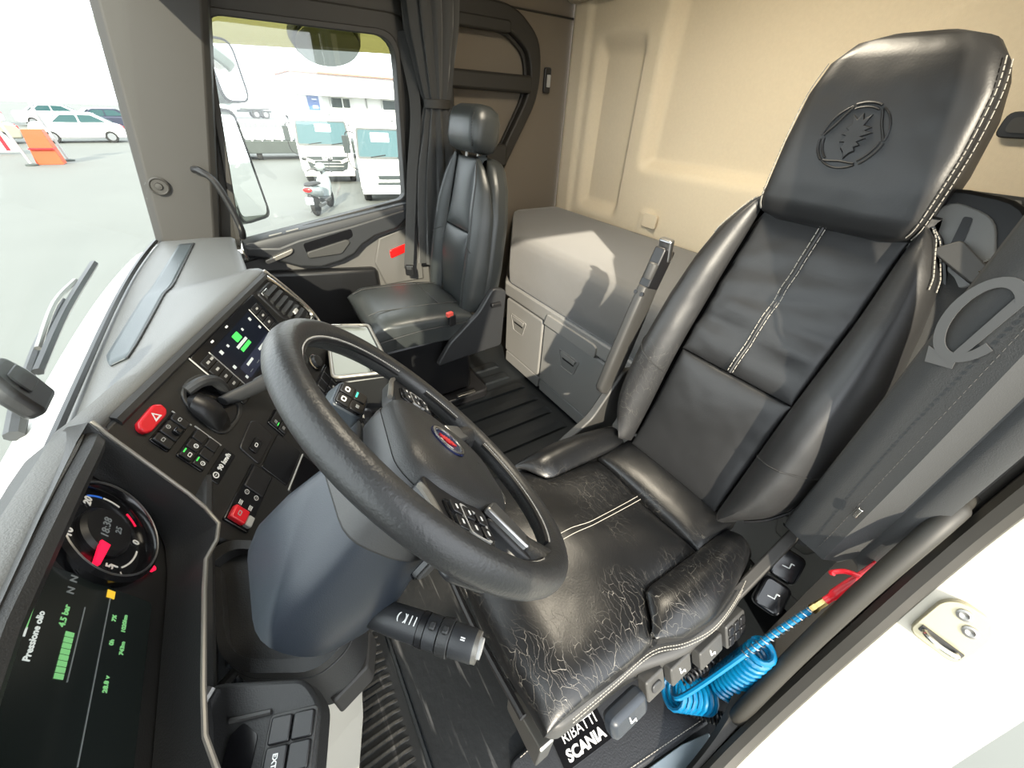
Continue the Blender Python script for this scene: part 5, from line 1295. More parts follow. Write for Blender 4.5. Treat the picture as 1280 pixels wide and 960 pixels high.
for dx in (-0.006, 0.006):
    stitch_line([V(cush(0.505 + dx / 0.4, 0.33 + 0.63 * k / 24)) + V((0, 0, 0.0105)) for k in range(25)], 'thread', cu_, 0.0009, 0.02, 0.001)
edge_pts = [(-0.262, -0.10), (-0.264, -0.2), (-0.266, -0.30), (-0.292, -0.37), (-0.305, -0.45), (-0.292, -0.56), (-0.27, -0.64)]
stitch_line(smooth_path([(x, y, 0.418) for x, y in edge_pts], 6), 'thread', cu_, 0.0008, 0.004, 0.002)
stitch_line(smooth_path([(x - 0.003, y, 0.408) for x, y in edge_pts], 6), 'thread', cu_, 0.0008, 0.004, 0.002)
# plastic pan under the cushion
pan = rpoly([(-0.262, -0.055), (0.25, -0.055), (0.275, -0.30), (0.28, -0.66), (-0.285, -0.68), (-0.312, -0.50), (-0.305, -0.36), (-0.270, -0.25)], 0.035, 5)
MB().prism(pan, 0.335, 0.402, top=0.99).build('seat_pan', 'plastic_mid', ds_, bevel=0.012, seg=3)
Mside = frame((-0.285, -0.20, 0.365), (0.06, -1, 0), (0.10, 0, 1))   # local x runs rearwards, y up, z outwards (-X)
def side_part(name, x, y, w_, h_, d0, d1, m, tilt=0.0, r=0.006, bevel=0.003, lab=None):
    ex = V((interp([-0.7, -0.45, -0.25], [0.02, 0.0, -0.05], y), -1, 0))
    zz = 0.36
    M = frame((x, y, zz), (0, -1, 0), (0.42, 0, 0.90))
    return M, MB().prism(rrect(w_, h_, r), d0, d1, M @ RX(0)).build(name, m, ds_, bevel=bevel)
# frame(ex=-Y, ey=Z) -> ez = -X : outwards
def icon_seat(M, parent, z):
    mb = MB()
    mb.tube([M @ V(p) for p in ((-0.006, 0.010, z), (-0.004, -0.004, z), (0.008, -0.004, z))], 0.0016, 5)
    mb.tube([M @ V(p) for p in ((0.008, -0.004, z), (0.008, -0.010, z))], 0.0012, 5)
    return mb.build('pictogram', 'mark_white', parent)
M, o = side_part('height_lever', -0.290, -0.205, 0.090, 0.050, -0.005, 0.028, 'shroud', r=0.016, bevel=0.010); icon_seat(M, o, 0.029)
M, o = side_part('rocker_block', -0.292, -0.285, 0.050, 0.052, -0.01, 0.014, 'plastic_mid', r=0.006)
MB().prism(rrect(0.026, 0.022, 0.010), 0.012, 0.018, M).build('rocker', 'plastic_soft', o, bevel=0.002)
M, o = side_part('tilt_flap', -0.300, -0.350, 0.060, 0.046, -0.005, 0.016, 'plastic_mid', r=0.006); icon_seat(M, o, 0.017)
M, o = side_part('depth_flap', -0.312, -0.430, 0.075, 0.046, -0.005, 0.018, 'plastic_mid', r=0.006); icon_seat(M, o, 0.019)
M, o = side_part('heater_block', -0.318, -0.515, 0.070, 0.062, -0.01, 0.014, 'plastic_mid', r=0.006)
for i in (-1, 0, 1):
    for j in (-1, 1):
        MB().prism(rrect(0.017, 0.022, 0.004, cx=i * 0.021, cy=j * 0.013), 0.012, 0.018, M).build('key', 'plastic_black', o, bevel=0.002)
for (x, y, z, nm) in ((-0.318, -0.640, 0.385, 'recline_paddle'), (-0.300, -0.705, 0.425, 'belt_height_paddle')):
    Mq = frame((x - 0.015, y, z), (0.2, -0.8, 0.57), (0.95, 0.30, 0.09))
    o = MB().prism(rrect(0.072, 0.058, 0.016), -0.008, 0.012, Mq).build(nm, 'gloss_black', ds_, bevel=0.006, seg=3)
    MB().prism(rrect(0.074, 0.060, 0.016), -0.012, -0.006, Mq).build('paddle_back', 'plastic_mid', o, bevel=0.002)
    icon_seat(Mq, o, 0.0125)
MB().prism(rpoly([(-0.50, 0.40), (-0.62, 0.47), (-0.72, 0.62), (-0.80, 0.60), (-0.74, 0.40), (-0.66, 0.33)], 0.02), 0.272, 0.300, frame((0, 0, 0), (0, 1, 0), (0, 0, 1)) @ T(0, 0, 0)).build('hinge_cover', 'plastic_mid', ds_, bevel=0.006)
MB().prism(rpoly([(-0.53, 0.38), (-0.66, 0.46), (-0.76, 0.52), (-0.80, 0.46), (-0.68, 0.36)], 0.02), -0.300, -0.275, frame((0, 0, 0), (0, 1, 0), (0, 0, 1))).build('hinge_cover', 'pillar_grey', ds_, bevel=0.006)
# suspension bellows and rails
bl = []
for k in range(9):
    q = 0.205 if k % 2 else 0.185
    bl.append([(x, y - 0.35, 0.06 + 0.28 * k / 8) for x, y in rrect(2 * q, 2 * q + 0.10, 0.05, 4)])
MB().loft(bl).build('bellows', 'rubber', ds_, angle=20)
MB().box((0.0, -0.40, 0.05), (0.42, 0.44, 0.04)).build('base_plate', 'plastic_black', ds_, bevel=0.008)
for s in (-0.19, 0.19):
    MB().box((s, -0.41, 0.017), (0.045, 0.46, 0.034)).build('floor_rail', 'steel', ds_, bevel=0.004)
MB().prism(rpoly([(-0.25, 0.10), (-0.13, 0.10), (-0.13, 0.20), (-0.25, 0.24)], 0.01), 0.06, 0.095, frame((0, 0, 0), (1, 0, 0), (0, 0, 1))).build('front_bracket', 'steel', ds_, bevel=0.004)
for xx in (-0.10, 0.0, 0.09): MB().box((xx, -0.068, 0.30), (0.05, 0.02, 0.03)).build('front_clip', 'steel', ds_, bevel=0.003)
MB().tube(smooth_path([(-0.20, -0.045, 0.325), (0.0, -0.04, 0.31), (0.20, -0.045, 0.325)], 5), 0.008, 8).build('slide_bar', 'plastic_black', ds_)
# inner armrest, folded up beside the back
ar = MB().loft([[(0.298 + a * 0.5, yc + b, zc + 0.25 * b) for a, b in rrect(0.062, d2_, 0.018, 4)] for yc, zc, d2_ in ((-0.675, 0.545, 0.05), (-0.680, 0.56, 0.075), (-0.705, 0.66, 0.075), (-0.735, 0.78, 0.070), (-0.760, 0.88, 0.062))]).build('armrest', 'plastic_mid', ds_, bevel=0.004, angle=50)
MB().prism(rrect(0.034, 0.11, 0.008), -0.03, 0.02, frame((0.298, -0.780, 0.925), (1, 0, 0), (0, -0.3, 0.95))).build('armrest_bracket', 'plastic_black', ar, bevel=0.004)
MB().lathe([(0.014, -0.022), (0.015, -0.018), (0.015, 0.018), (0.012, 0.022)], 16, frame((0.296, -0.752, 0.925), (1, 0, 0), (0, 0.95, 0.3))).build('adjuster_wheel', 'plastic_mid', ar)
MB().prism(rrect(0.04, 0.02, 0.008), -0.03, 0.03, frame((0.298, -0.792, 0.975), (1, 0, 0), (0, -0.95, 0.2))).build('armrest_cap', 'satin', ar, bevel=0.004)
for dz in (0.0, 0.022): MB().lathe([(0.006, 0), (0.006, 0.004), (0.001, 0.004)], 10, frame((0.285 + dz, -0.722, 0.868), (1, 0, 0), (0, -0.3, 0.95)) @ T(0, 0, 0.0)).build('screw', 'plastic_black', ar)
# belt outlet on the shoulder
bo = MB().loft([[tuple(MS @ V((x, y, z))) for x, y in rpoly([(0.10, 0.60), (0.27, 0.55), (0.30, 0.66), (0.24, 0.765), (0.12, 0.775)], 0.04, 4)] for z in (-0.15, -0.11, -0.035, -0.024)]).build('belt_housing', 'plastic_black', ds_, bevel=0.008)
MB().prism(rpoly([(0.125, 0.665), (0.235, 0.610), (0.262, 0.655), (0.215, 0.735), (0.145, 0.752)], 0.025), -0.026, -0.016, MS).build('belt_plate', 'plastic_grey', bo, bevel=0.003)
MB().prism(rpoly([(0.178, 0.728), (0.190, 0.728), (0.205, 0.675), (0.190, 0.670)], 0.004), -0.016, -0.014, MS).build('belt_slot', 'plastic_black', bo)
MB().prism(rpoly([(0.17, 0.665), (0.25, 0.628), (0.265, 0.650), (0.20, 0.690)], 0.008), -0.016, 0.008, MS).build('belt_guide', 'plastic_mid', bo, bevel=0.004)
MB().tube([MS @ V(p) for p in ((0.235, 0.660, 0.002), (0.275, 0.695, 0.0), (0.285, 0.688, 0.002), (0.245, 0.648, 0.006))], 0.0035, 6).build('belt_wire', 'chrome', bo)
bp = smooth_path([MS @ V(p) for p in ((0.215, 0.655, -0.022), (0.240, 0.56, -0.012), (0.268, 0.40, -0.035), (0.285, 0.20, -0.06), (0.295, 0.02, -0.09))], 6)
MB().tube(bp, 0.022, 8, flat=0.12, nrm=(1, 0.2, 0)).build('belt', 'fabric_curtain', ds_)
# buckle on the inner side
bk = MB().prism(rrect(0.030, 0.060, 0.006), -0.012, 0.012, frame((0.283, -0.645, 0.345), (0.3, -0.9, 0), (0.1, 0.3, 0.95))).build('buckle', 'plastic_black', ds_, bevel=0.004)
MB().prism(rrect(0.024, 0.022, 0.004), -0.009, 0.009, frame((0.285, -0.637, 0.385), (0.3, -0.9, 0), (0.1, 0.3, 0.95))).build('release_button', 'buckle_red', bk, bevel=0.002)

# ---------------- passenger seat
ps = thing('passenger_seat', 'smooth dark grey leather passenger seat with separate headrest', 'seat', (1.285, -0.4, 0.0))
MP = frame((1.285, -0.60, 0.50), (-1, 0, 0), (0, -0.165, 0.986))
PYY = [0, 0.06, 0.2, 0.40, 0.52, 0.585, 0.615]; PXX = [0.215, 0.232, 0.238, 0.225, 0.190, 0.145, 0.10]
def pc_panel(y0, y1):
    return lambda u, v: ((u - 0.5) * 2 * interp([0, .3, .6], [0.115, 0.118, 0.085], y0 + (y1 - y0) * v), y0 + (y1 - y0) * v, 0.022 * math.exp(-((y0 + (y1 - y0) * v - 0.22) / 0.15) ** 2))
MB().pillow(withn(pc_panel(0.33, 0.605)), 14, 16, 0.008, 0.010, 0.06, MP).build('back_panel', 'leather_pass', ps, angle=60)
MB().pillow(withn(pc_panel(0.0, 0.326)), 14, 16, 0.010, 0.010, 0.06, MP).build('back_panel', 'leather_pass', ps, angle=60)
for s in (-1, 1):
    def f(u, v, s=s):
        y = 0.612 * v
        xi = interp([0, .3, .6], [0.117, 0.120, 0.087], y); xo = max(interp(PYY, PXX, y), xi + 0.006)
        k = interp([0, .15, .4, .65, .85, 1], [0.0, .5, .95, .85, .2, -1.0], u)
        return (s * (xi + (xo - xi) * u), y, 0.045 * k * interp([0, .2, .7, 1], [.9, 1, .8, .2], v))
    b_ = MB().pillow(withn(f, s), 14, 24, 0.0, 0.006, 0.05, MP).build('side_bolster', 'leather_pass', ps, angle=60)
    MB().tube([MP @ V(f(0.55, 0.02 + 0.95 * k / 30)) for k in range(31)], 0.0022, 6).build('seam', 'thread_dark', b_)
    MB().tube([MP @ (V(f(k / 12, 0.50 - 0.10 * k / 12)) + V((0, 0, 0.001))) for k in range(1, 9)], 0.0018, 5).build('seam', 'thread_dark', b_)
psh = [(x, y) for x, y in zip(PXX, PYY)] + [(-x, y) for x, y in list(zip(PXX, PYY))[::-1]]
MB().prism([(x * 0.985, y) for x, y in psh], -0.125, -0.035, MP).build('back_cover', 'leather_pass', ps, bevel=0.03, seg=4)
def pring(y, w_, d, r): return [tuple(MP @ V((x, y, z))) for x, z in rrect(2 * w_, d, r, 5, 0, -0.02)]
ph = MB().loft([pring(0.622, 0.090, 0.06, 0.02), pring(0.635, 0.122, 0.10, 0.035), pring(0.67, 0.130, 0.125, 0.045), pring(0.73, 0.128, 0.13, 0.05), pring(0.765, 0.118, 0.11, 0.045), pring(0.782, 0.09, 0.06, 0.03)]).build('headrest', 'leather_pass', ps, angle=70)
for s in (-1, 1):
    stitch_line([MP @ V((s * w_, y, z)) for y, w_, z in ((0.645, 0.108, 0.033), (0.68, 0.114, 0.0435), (0.73, 0.110, 0.046), (0.76, 0.10, 0.036))], 'thread_dark', ph, 0.002, 0.005, 0.004)
    MB().tube([MP @ V((s * 0.05, 0.57, -0.03)), MP @ V((s * 0.05, 0.66, -0.03))], 0.007, 8).build('headrest_post', 'steel', ps)
def pcu(u, v):
    y = -0.150 - 0.47 * v; return (1.285 + (u - 0.5) * 2 * interp([0, .2, 1], [0.215, 0.228, 0.225], v), y, interp([0, .15, .6, 1], [0.535, 0.552, 0.540, 0.520], v))
pcs = MB().pillow(withn(pcu, -1), 20, 20, 0.012, 0.035, 0.13, p=6).build('seat_cushion', 'leather_pass', ps, angle=60)
MB().tube([V(pcu(0.22, k / 20)) + V((0, 0, 0.007)) for k in range(1, 19)], 0.002, 5).build('seam', 'thread_dark', pcs)
MB().tube([V(pcu(0.80, k / 20)) + V((0, 0, 0.007)) for k in range(1, 19)], 0.002, 5).build('seam', 'thread_dark', pcs)
MB().tube([V(pcu(0.22 + 0.58 * k / 12, 0.70)) + V((0, 0, 0.0105)) for k in range(13)], 0.002, 5).build('seam', 'thread_dark', pcs)
MB().tube(smooth_path([(1.053, -0.17, 0.47), (1.050, -0.35, 0.485), (1.052, -0.60, 0.475)], 6), 0.003, 6).build('piping', 'thread_dark', pcs)
MB().prism(rpoly([(-0.40, 0.30), (-0.47, 0.40), (-0.62, 0.52), (-0.69, 0.62), (-0.76, 0.60), (-0.74, 0.32)], 0.02), 1.030, 1.058, frame((0, 0, 0), (0, 1, 0), (0, 0, 1))).build('hinge_cover', 'plastic_soft', ps, bevel=0.006)
MB().prism(rrect(0.05, 0.02, 0.006), 0, 0.02, frame((1.032, -0.70, 0.545), (0, -1, 0), (0, 0, 1))).build('recline_handle', 'plastic_black', ps, bevel=0.004)
MB().box((1.285, -0.40, 0.23), (0.36, 0.42, 0.34)).build('seat_box', 'plastic_black', ps, bevel=0.02)
MB().prism(rrect(0.46, 0.50, 0.04), 0.0, 0.05, T(1.285, -0.44, 0.005)).build('base_plate', 'plastic_black', ps, bevel=0.008)
for yy in (-0.33, -0.55): MB().box((1.05, yy, 0.075), (0.02, 0.10, 0.012)).build('rail_clip', 'steel', ps, bevel=0.002)
pb = MB().prism(rrect(0.034, 0.05, 0.006), -0.010, 0.010, frame((1.030, -0.485, 0.515), (0.2, -0.9, 0), (-0.1, 0.35, 0.93))).build('buckle', 'plastic_black', ps, bevel=0.004)
MB().prism(rrect(0.030, 0.020, 0.004), -0.008, 0.008, frame((1.027, -0.475, 0.545), (0.2, -0.9, 0), (-0.1, 0.35, 0.93))).build('release_button', 'buckle_red', pb, bevel=0.002)
# passenger belt
pbt = thing('seat_belt', 'black passenger seat belt hanging at the door pillar', 'seat belt', (1.60, -0.56, 0.5))
MB().tube(smooth_path([(1.70, -0.615, 1.50), (1.66, -0.635, 1.36), (1.63, -0.630, 1.22), (1.61, -0.58, 1.0), (1.60, -0.545, 0.80), (1.585, -0.50, 0.56)], 6), 0.024, 8, flat=0.1, nrm=(0.6, 0.8, 0)).build('strap', 'fabric_curtain', pbt)
MB().prism(rrect(0.045, 0.055, 0.008), -0.008, 0.008, frame((1.565, -0.50, 0.56), (-0.6, -0.8, 0), (0, 0.1, 1))).build('tongue', 'plastic_black', pbt, bevel=0.003)
MB().prism(rrect(0.026, 0.018, 0.004), 0.008, 0.010, frame((1.565, -0.50, 0.575), (-0.6, -0.8, 0), (0, 0.1, 1))).build('tongue_plate', 'satin', pbt)

# ================================================================ bunk
bn = thing('bunk_base', 'grey plastic bunk base with pull-out drawers', 'bunk', (0.6, -1.3, 0.0))
MB().box((0.415, -1.31, 0.24), (1.82, 0.68, 0.46)).build('carcass', 'plastic_bed', bn, bevel=0.01)
rl = rpoly([(-0.49, -0.945), (1.335, -0.945), (1.36, -0.96), (1.80, -1.27), (1.80, -1.65), (-0.49, -1.65)], 0.03)
MB().prism(rl, 0.425, 0.508).build('rail', 'plastic_bed', bn, bevel=0.014, seg=3)
def drawer(x0, x1, hx, lid):
    Mf = frame((0, -0.958, 0), (-1, 0, 0), (0, 0, 1))       # z towards +y
    d = MB().prism(rpoly([(-x1, 0.085), (-x0, 0.085), (-x0, 0.418), (-x1, 0.418)], 0.02), -0.03, 0.008, Mf).build('drawer', 'plastic_bed', bn, bevel=0.008, seg=3)
    MB().prism(rpoly([(-x1 + 0.002, 0.01), (-x0 - 0.002, 0.01), (-x0 - 0.002, 0.078), (-x1 + 0.002, 0.078)], 0.01), -0.03, 0.002, Mf).build('plinth', 'plastic_bed', bn, bevel=0.004)
    hx0, hx1 = -hx - 0.075, -hx + 0.075
    hp_ = rpoly([(hx0, 0.345), (hx1, 0.345), (hx1 - 0.03, 0.255), (hx0 + 0.03, 0.255)], 0.012)
    hi_2 = [(-hx + (x + hx) * 0.93, 0.30 + (y - 0.30) * 0.92) for x, y in hp_]
    h = MB().ringprism(hp_, hi_2, 0.006, 0.012, Mf).build('handle_frame', 'plastic_bed', d, bevel=0.0015)
    MB().prism(hi_2, 0.004, 0.0085, Mf).build('handle_cup', 'plastic_grey', d)
    MB().prism(rpoly([(hx0 + 0.02, 0.338), (hx1 - 0.02, 0.338), (hx1 - 0.03, 0.315), (hx0 + 0.03, 0.315)], 0.004), 0.008, 0.016, Mf).build('handle_grip', 'plastic_bed', d, bevel=0.002)
    MB().prism(rpoly([(hx0 + 0.032, 0.308), (hx1 - 0.032, 0.308), (hx1 - 0.036, 0.300), (hx0 + 0.036, 0.300)], 0.002), 0.0085, 0.0095, Mf).build('handle_slot', 'plastic_black', d)
    if lid:
        MB().prism(rpoly([(-x1 + 0.01, 0.420), (-lid, 0.420), (-lid, 0.470), (-lid - 0.02, 0.478), (-x1 + 0.03, 0.478)], 0.008), -0.02, 0.022, Mf).build('drawer_lid', 'plastic_bed', d, bevel=0.006)
drawer(0.985, 1.322, 1.195, None); drawer(0.445, 0.972, 0.765, 0.60); drawer(-0.06, 0.435, 0.19, None); drawer(-0.485, -0.07, -0.28, None)
mt = rpoly([(-0.49, -0.945), (1.30, -0.945), (1.345, -0.975), (1.835, -1.30), (1.835, -1.63), (-0.49, -1.63)], 0.04)
rs_ = []
for z, s in ((0.510, 0.985), (0.520, 0.998), (0.58, 1.004), (0.68, 1.0), (0.715, 0.992), (0.738, 0.972), (0.750, 0.93), (0.756, 0.8), (0.758, 0.4)):
    rs_.append([(0.67 + (x - 0.67) * (1 - (1 - s) * 0.5), -1.31 + (y + 1.31) * s, z) for x, y in mt])
tag(MB().loft(rs_).build('mattress', 'fabric_bed', angle=70), 'grey fabric bunk mattress behind the seats', 'mattress')

# side rack on the wall at the foot of the bunk
rk_ = thing('wall_rack', 'dark D-shaped wall rack with cross shelf on the side wall', 'rack', (1.84, -1.15, 1.0))
Mr_ = frame((1.845, 0, 0), (0, -1, 0), (0, 0, 1))
ro_ = rpoly([(0.86, 1.68), (1.25, 1.665), (1.40, 1.56), (1.42, 1.42), (1.40, 1.30), (1.17, 0.93), (0.86, 0.93)], [.02, .10, .08, .05, .08, .05, .02], 5)
ri_ = rpoly([(0.90, 1.59), (1.22, 1.575), (1.335, 1.50), (1.355, 1.41), (1.335, 1.31), (1.13, 0.98), (0.90, 0.98)], [.02, .08, .06, .04, .06, .04, .02], 5)
MB().ringprism(ro_, ri_, 0.0, 0.055, Mr_).build('frame', 'pillar_dark', rk_, bevel=0.010, seg=3)
MB().ringprism([(x, y) for x, y in ri_], [(1.12 + (x - 1.12) * 0.93, 1.29 + (y - 1.29) * 0.95) for x, y in ri_], 0.0, 0.020, Mr_).build('inner_lip', 'pillar_grey', rk_, bevel=0.004)
MB().prism(rrect(0.50, 0.075, 0.02, cx=1.105, cy=1.370), 0.0, 0.075, Mr_).build('cross_shelf', 'pillar_dark', rk_, bevel=0.012)
MB().prism(rrect(0.36, 0.05, 0.02, cx=1.04, cy=1.585), 0.02, 0.06, Mr_).build('top_bar', 'pillar_dark', rk_, bevel=0.008)
MB().prism(rrect(0.30, 0.11, 0.02, cx=1.06, cy=1.045), 0.0, 0.07, Mr_).build('bottom_pocket', 'pillar_dark', rk_, bevel=0.012)
rl_ = thing('reading_light', 'small black switch plate with a white rocker on the side wall', 'light switch', (1.845, -1.49, 1.40))
MB().prism(rrect(0.045, 0.115, 0.012, cx=1.495, cy=1.397), 0.0, 0.014, Mr_).build('plate', 'plastic_black', rl_, bevel=0.004)
MB().prism(rrect(0.024, 0.055, 0.004, cx=1.50, cy=1.395), 0.012, 0.018, Mr_).build('rocker', 'mark_grey', rl_, bevel=0.002)

# passenger curtain, gathered and tied
ct = thing('curtain', 'dark gathered curtain tied back behind the passenger seat', 'curtain', (1.60, -0.70, 0.6))
rs_ = []
for k in range(45):
    z = 0.58 + 1.32 * k / 44
    t = abs(z - 1.265)
    wd_ = interp([0, 0.04, 0.25, 0.70], [0.048, 0.062, 0.098, 0.125], t)
    cx = interp([0.58, 0.9, 1.265, 1.6, 1.9], [1.605, 1.605, 1.61, 1.625, 1.63], z); cy = interp([0.58, 0.9, 1.265, 1.6, 1.9], [-0.700, -0.710, -0.728, -0.735, -0.74], z)
    ring = []
    for j in range(72):
        a = 2 * PI * j / 72
        fr = 1 + 0.16 * math.sin(11 * a + 1.5 * math.sin(z * 3)) + 0.07 * math.sin(23 * a + z * 5)
        ring.append((cx + wd_ * fr * math.cos(a) * 0.62, cy + wd_ * fr * math.sin(a), z))
    rs_.append(ring)
MB().loft(rs_).build('cloth', 'fabric_curtain', ct, angle=80)
MB().loft([[(1.60 + 0.036 * sc1 * math.cos(a * PI / 12), -0.725 + 0.058 * sc1 * math.sin(a * PI / 12), z) for a in range(24)] for z, sc1 in ((1.248, 1.0), (1.25, 1.06), (1.28, 1.06), (1.282, 1.0))]).build('tie_band', 'pillar_dark', ct)
MB().loft([[(1.69 + 0.035 * (1 + 0.2 * math.sin(5 * a)) * math.cos(a), -0.665 + 0.03 * math.sin(a), z) for a in [q * PI / 12 for q in range(24)]] for z in (0.62, 1.0, 1.5, 1.9)]).build('outer_fold', 'fabric_curtain', ct)

# driver-side curtain with the printed ring
dc = thing('printed_curtain', 'charcoal curtain with a pale ring print hanging beside the driver seat', 'curtain', (-0.34, -0.70, 0.53))
rs_ = []
for k in range(25):
    z = 0.535 + 1.36 * k / 24
    fr_ = [(-0.262, -0.712), (-0.268, -0.692), (-0.30, -0.682), (-0.335, -0.676), (-0.352, -0.672), (-0.368, -0.690), (-0.385, -0.700), (-0.40, -0.690), (-0.425, -0.700)]
    bk_ = [(-0.425, -0.722), (-0.37, -0.722), (-0.31, -0.718), (-0.27, -0.722)]
    wob = 0.004 * math.sin(6 * z)
    rs_.append([(x + wob * 0.5, y + wob * (1 if x < -0.30 else 0.3), z + (0.05 * (-0.262 - x) if z < 0.6 else 0)) for x, y in fr_ + bk_])
MB().loft(rs_).build('cloth', 'fabric_cover', dc, angle=60)
stitch_line([(-0.335, -0.6725, 0.56 + 1.2 * k / 30) for k in range(31)], 'plastic_mid', dc, 0.0008, 0.006, 0.004)
Mpr = frame((-0.296, -0.6795, 1.055), V((-1, 0.17, 0)), (0.0, 0, 1))
el = [(0.036 * math.cos(a * PI / 20), 0.062 * math.sin(a * PI / 20)) for a in range(5, 38)]
poly = el + [(x * 0.66, y * 0.78) for x, y in el[::-1]]
MB().prism(poly, -0.001, 0.0012, Mpr).build('ring_print', 'print_grey', dc)
MB().prism([(-0.026, -0.052), (-0.018, -0.075), (0.012, -0.070), (0.010, -0.060), (0.026, 0.045), (0.014, 0.045), (0.0, -0.058)], -0.001, 0.0010, Mpr).build('tail_print', 'print_grey', dc)
zp = MB().box((0, 0, 0), (0.008, 0.024, 0.005), frame((-0.342, -0.668, 0.688), (-1, 0.2, 0), (0.3, 0, 0.95))).build('zip_pull', 'chrome', dc, bevel=0.0015)

# grab handle in the driver doorway
gp_ = smooth_path([(-0.430, -0.770, 0.770), (-0.428, -0.735, 0.758), (-0.425, -0.690, 0.715), (-0.422, -0.630, 0.580), (-0.424, -0.565, 0.400), (-0.430, -0.500, 0.230), (-0.434, -0.485, 0.165), (-0.438, -0.515, 0.135)], 6)
tag(MB().tube(gp_, [0.012] * 6 + [0.0165] * (len(gp_) - 12) + [0.013] * 6, 12).build('grab_bar', 'seal'), 'curved dark grab bar along the driver doorway', 'handle')

# ================================================================ centre console, tray and small things
cc = thing('centre_console', 'dark centre console with cup holders right of the steering wheel', 'console', (0.75, 0.0, 0.0))
MB().prism(rpoly([(1.06, 0.04), (0.985, -0.115), (0.665, -0.100), (0.42, -0.06), (0.42, 0.10), (0.62, 0.10)], 0.03), 0.0, 0.455, top=1.0).build('body', 'dash_panel', cc, bevel=0.02)
MB().prism(rpoly([(1.05, 0.0), (0.985, -0.125), (0.665, -0.105), (0.70, 0.03)], 0.02), 0.45, 0.575).build('tray_support', 'dash_panel', cc, bevel=0.01)
for x, y in ((0.585, 0.015), (0.485, 0.01)):
    cp = MB().lathe([(0.050, 0.455), (0.050, 0.505), (0.046, 0.510), (0.041, 0.505), (0.040, 0.478), (0.001, 0.476)], 28, T(x, y, 0)).build('cup_holder', 'gloss_black', cc)
    MB().box((x + 0.038, y, 0.495), (0.016, 0.014, 0.014)).build('cup_tab', 'mark_grey', cp, bevel=0.003)
tq = rpoly([(1.055, 0.0), (0.992, -0.133), (0.655, -0.112), (0.705, 0.05)], 0.02)
ty = thing('writing_tray', 'pale writing tray with a silver rim on the centre console', 'tray', (0.85, 0.0, 0.575))
MB().prism(tq, 0.576, 0.590).build('tray_base', 'plastic_black', ty, bevel=0.003)
MB().prism([(0.865 + (x - 0.865) * 0.95, -0.01 + (y + 0.01) * 0.92) for x, y in tq], 0.590, 0.594).build('pale_sheet', 'tray_white', ty)
MB().tube([(x, y, 0.594) for x, y in tq], 0.0055, 8, closed=True).build('rim', 'trim_taupe', ty)
MB().box((0.70, -0.06, 0.600), (0.05, 0.012, 0.010)).build('clip', 'plastic_black', ty, bevel=0.003)
pn = thing('pen', 'black and blue ballpoint pen lying on the writing tray', 'pen', (0.98, -0.05, 0.594))
Mpn = frame((1.02, -0.02, 0.600), (0, 0, 1), (0.9, 0.4, 0)); 
MB().tube([(1.030, -0.015, 0.5995), (0.985, -0.095, 0.5995)], 0.0048, 8).build('barrel', 'print_grey', pn)
MB().tube([(0.985, -0.095, 0.5995), (0.972, -0.117, 0.5995)], [0.0048, 0.0012], 8).build('tip', 'plastic_black', pn)
MB().tube([(1.030, -0.015, 0.6055), (1.015, -0.042, 0.6055)], 0.0014, 6).build('pocket_clip', 'chrome', pn)

# box on the dash at the glass
bx = thing('toll_box', 'black wedge-shaped device on the dashboard against the windscreen', 'device', (0.47, 0.46, 0.82))
Mb = frame((0.405, 0.478, 0.915), V((0.80, 0.05, -0.05)), (0.1, 0.25, 0.95)) @ Matrix.Scale(0.68, 4)
MB().prism(rpoly([(-0.055, -0.07), (0.05, -0.07), (0.055, 0.0), (0.035, 0.05), (-0.045, 0.055), (-0.06, 0.0)], 0.015), -0.018, 0.02, Mb).build('case', 'plastic_black', bx, bevel=0.008, seg=3)
MB().prism(rrect(0.06, 0.05, 0.01), 0.02, 0.024, Mb).build('face', 'plastic_black', bx, bevel=0.002)

# ================================================================ floor of the driver side
fm = thing('rubber_mat', 'scuffed black rubber floor mat with raised rim under the pedals', 'floor mat', (0.05, 0.1, 0.0))
mo = rpoly([(-0.285, 0.50), (-0.285, -0.13), (-0.245, -0.165), (0.22, -0.165), (0.40, -0.12), (0.40, 0.50)], 0.03)
MB().prism(mo, 0.0, 0.010).build('sheet', 'mat_worn', fm)
MB().tube([(x, y, 0.014) for x, y in mo], 0.010, 8, closed=True).build('rim', 'rubber', fm)
for k in range(30):
    x = -0.25 + k * 0.0215
    MB().prism(rrect(0.009, 0.30, 0.003, 2), 0.009, 0.018, T(x, 0.305, 0), top=0.85).build('rib', 'mat_worn', fm)
MB().tube([(-0.26, 0.135, 0.012), (0.38, 0.135, 0.012)], 0.006, 6).build('divider', 'rubber', fm)
# brake pedals
for x, w_, nm in ((0.14, 0.09, 'brake_pedal'), (0.29, 0.07, 'accelerator_pedal')):
    p_ = thing(nm, 'black rubber ' + ('wide brake' if w_ > 0.08 else 'narrow accelerator') + ' pedal beyond the steering column', 'pedal', (x, 0.42, 0.0))
    Mq = frame((x, 0.42, 0.13), (1, 0, 0), (0, 0.55, 0.83))
    MB().prism(rrect(w_, 0.16, 0.012), -0.008, 0.008, Mq).build('pad', 'rubber', p_, bevel=0.003)
    for k in range(5): MB().box((0, -0.06 + 0.03 * k, 0.010), (w_ * 0.85, 0.010, 0.005), Mq).build('tread', 'rubber', p_)
    MB().tube([(x, 0.44, 0.13), (x, 0.535, 0.05)], 0.012, 8).build('arm', 'steel', p_)
sm = thing('sill_mat', 'black leather sill mat with white stitching and a lettered patch', 'floor mat', (-0.33, -0.3, 0.0))
so_2 = rpoly([(-0.205, -0.02), (-0.205, -0.58), (-0.37, -0.60), (-0.415, -0.50), (-0.365, -0.20), (-0.345, -0.02)], 0.02)
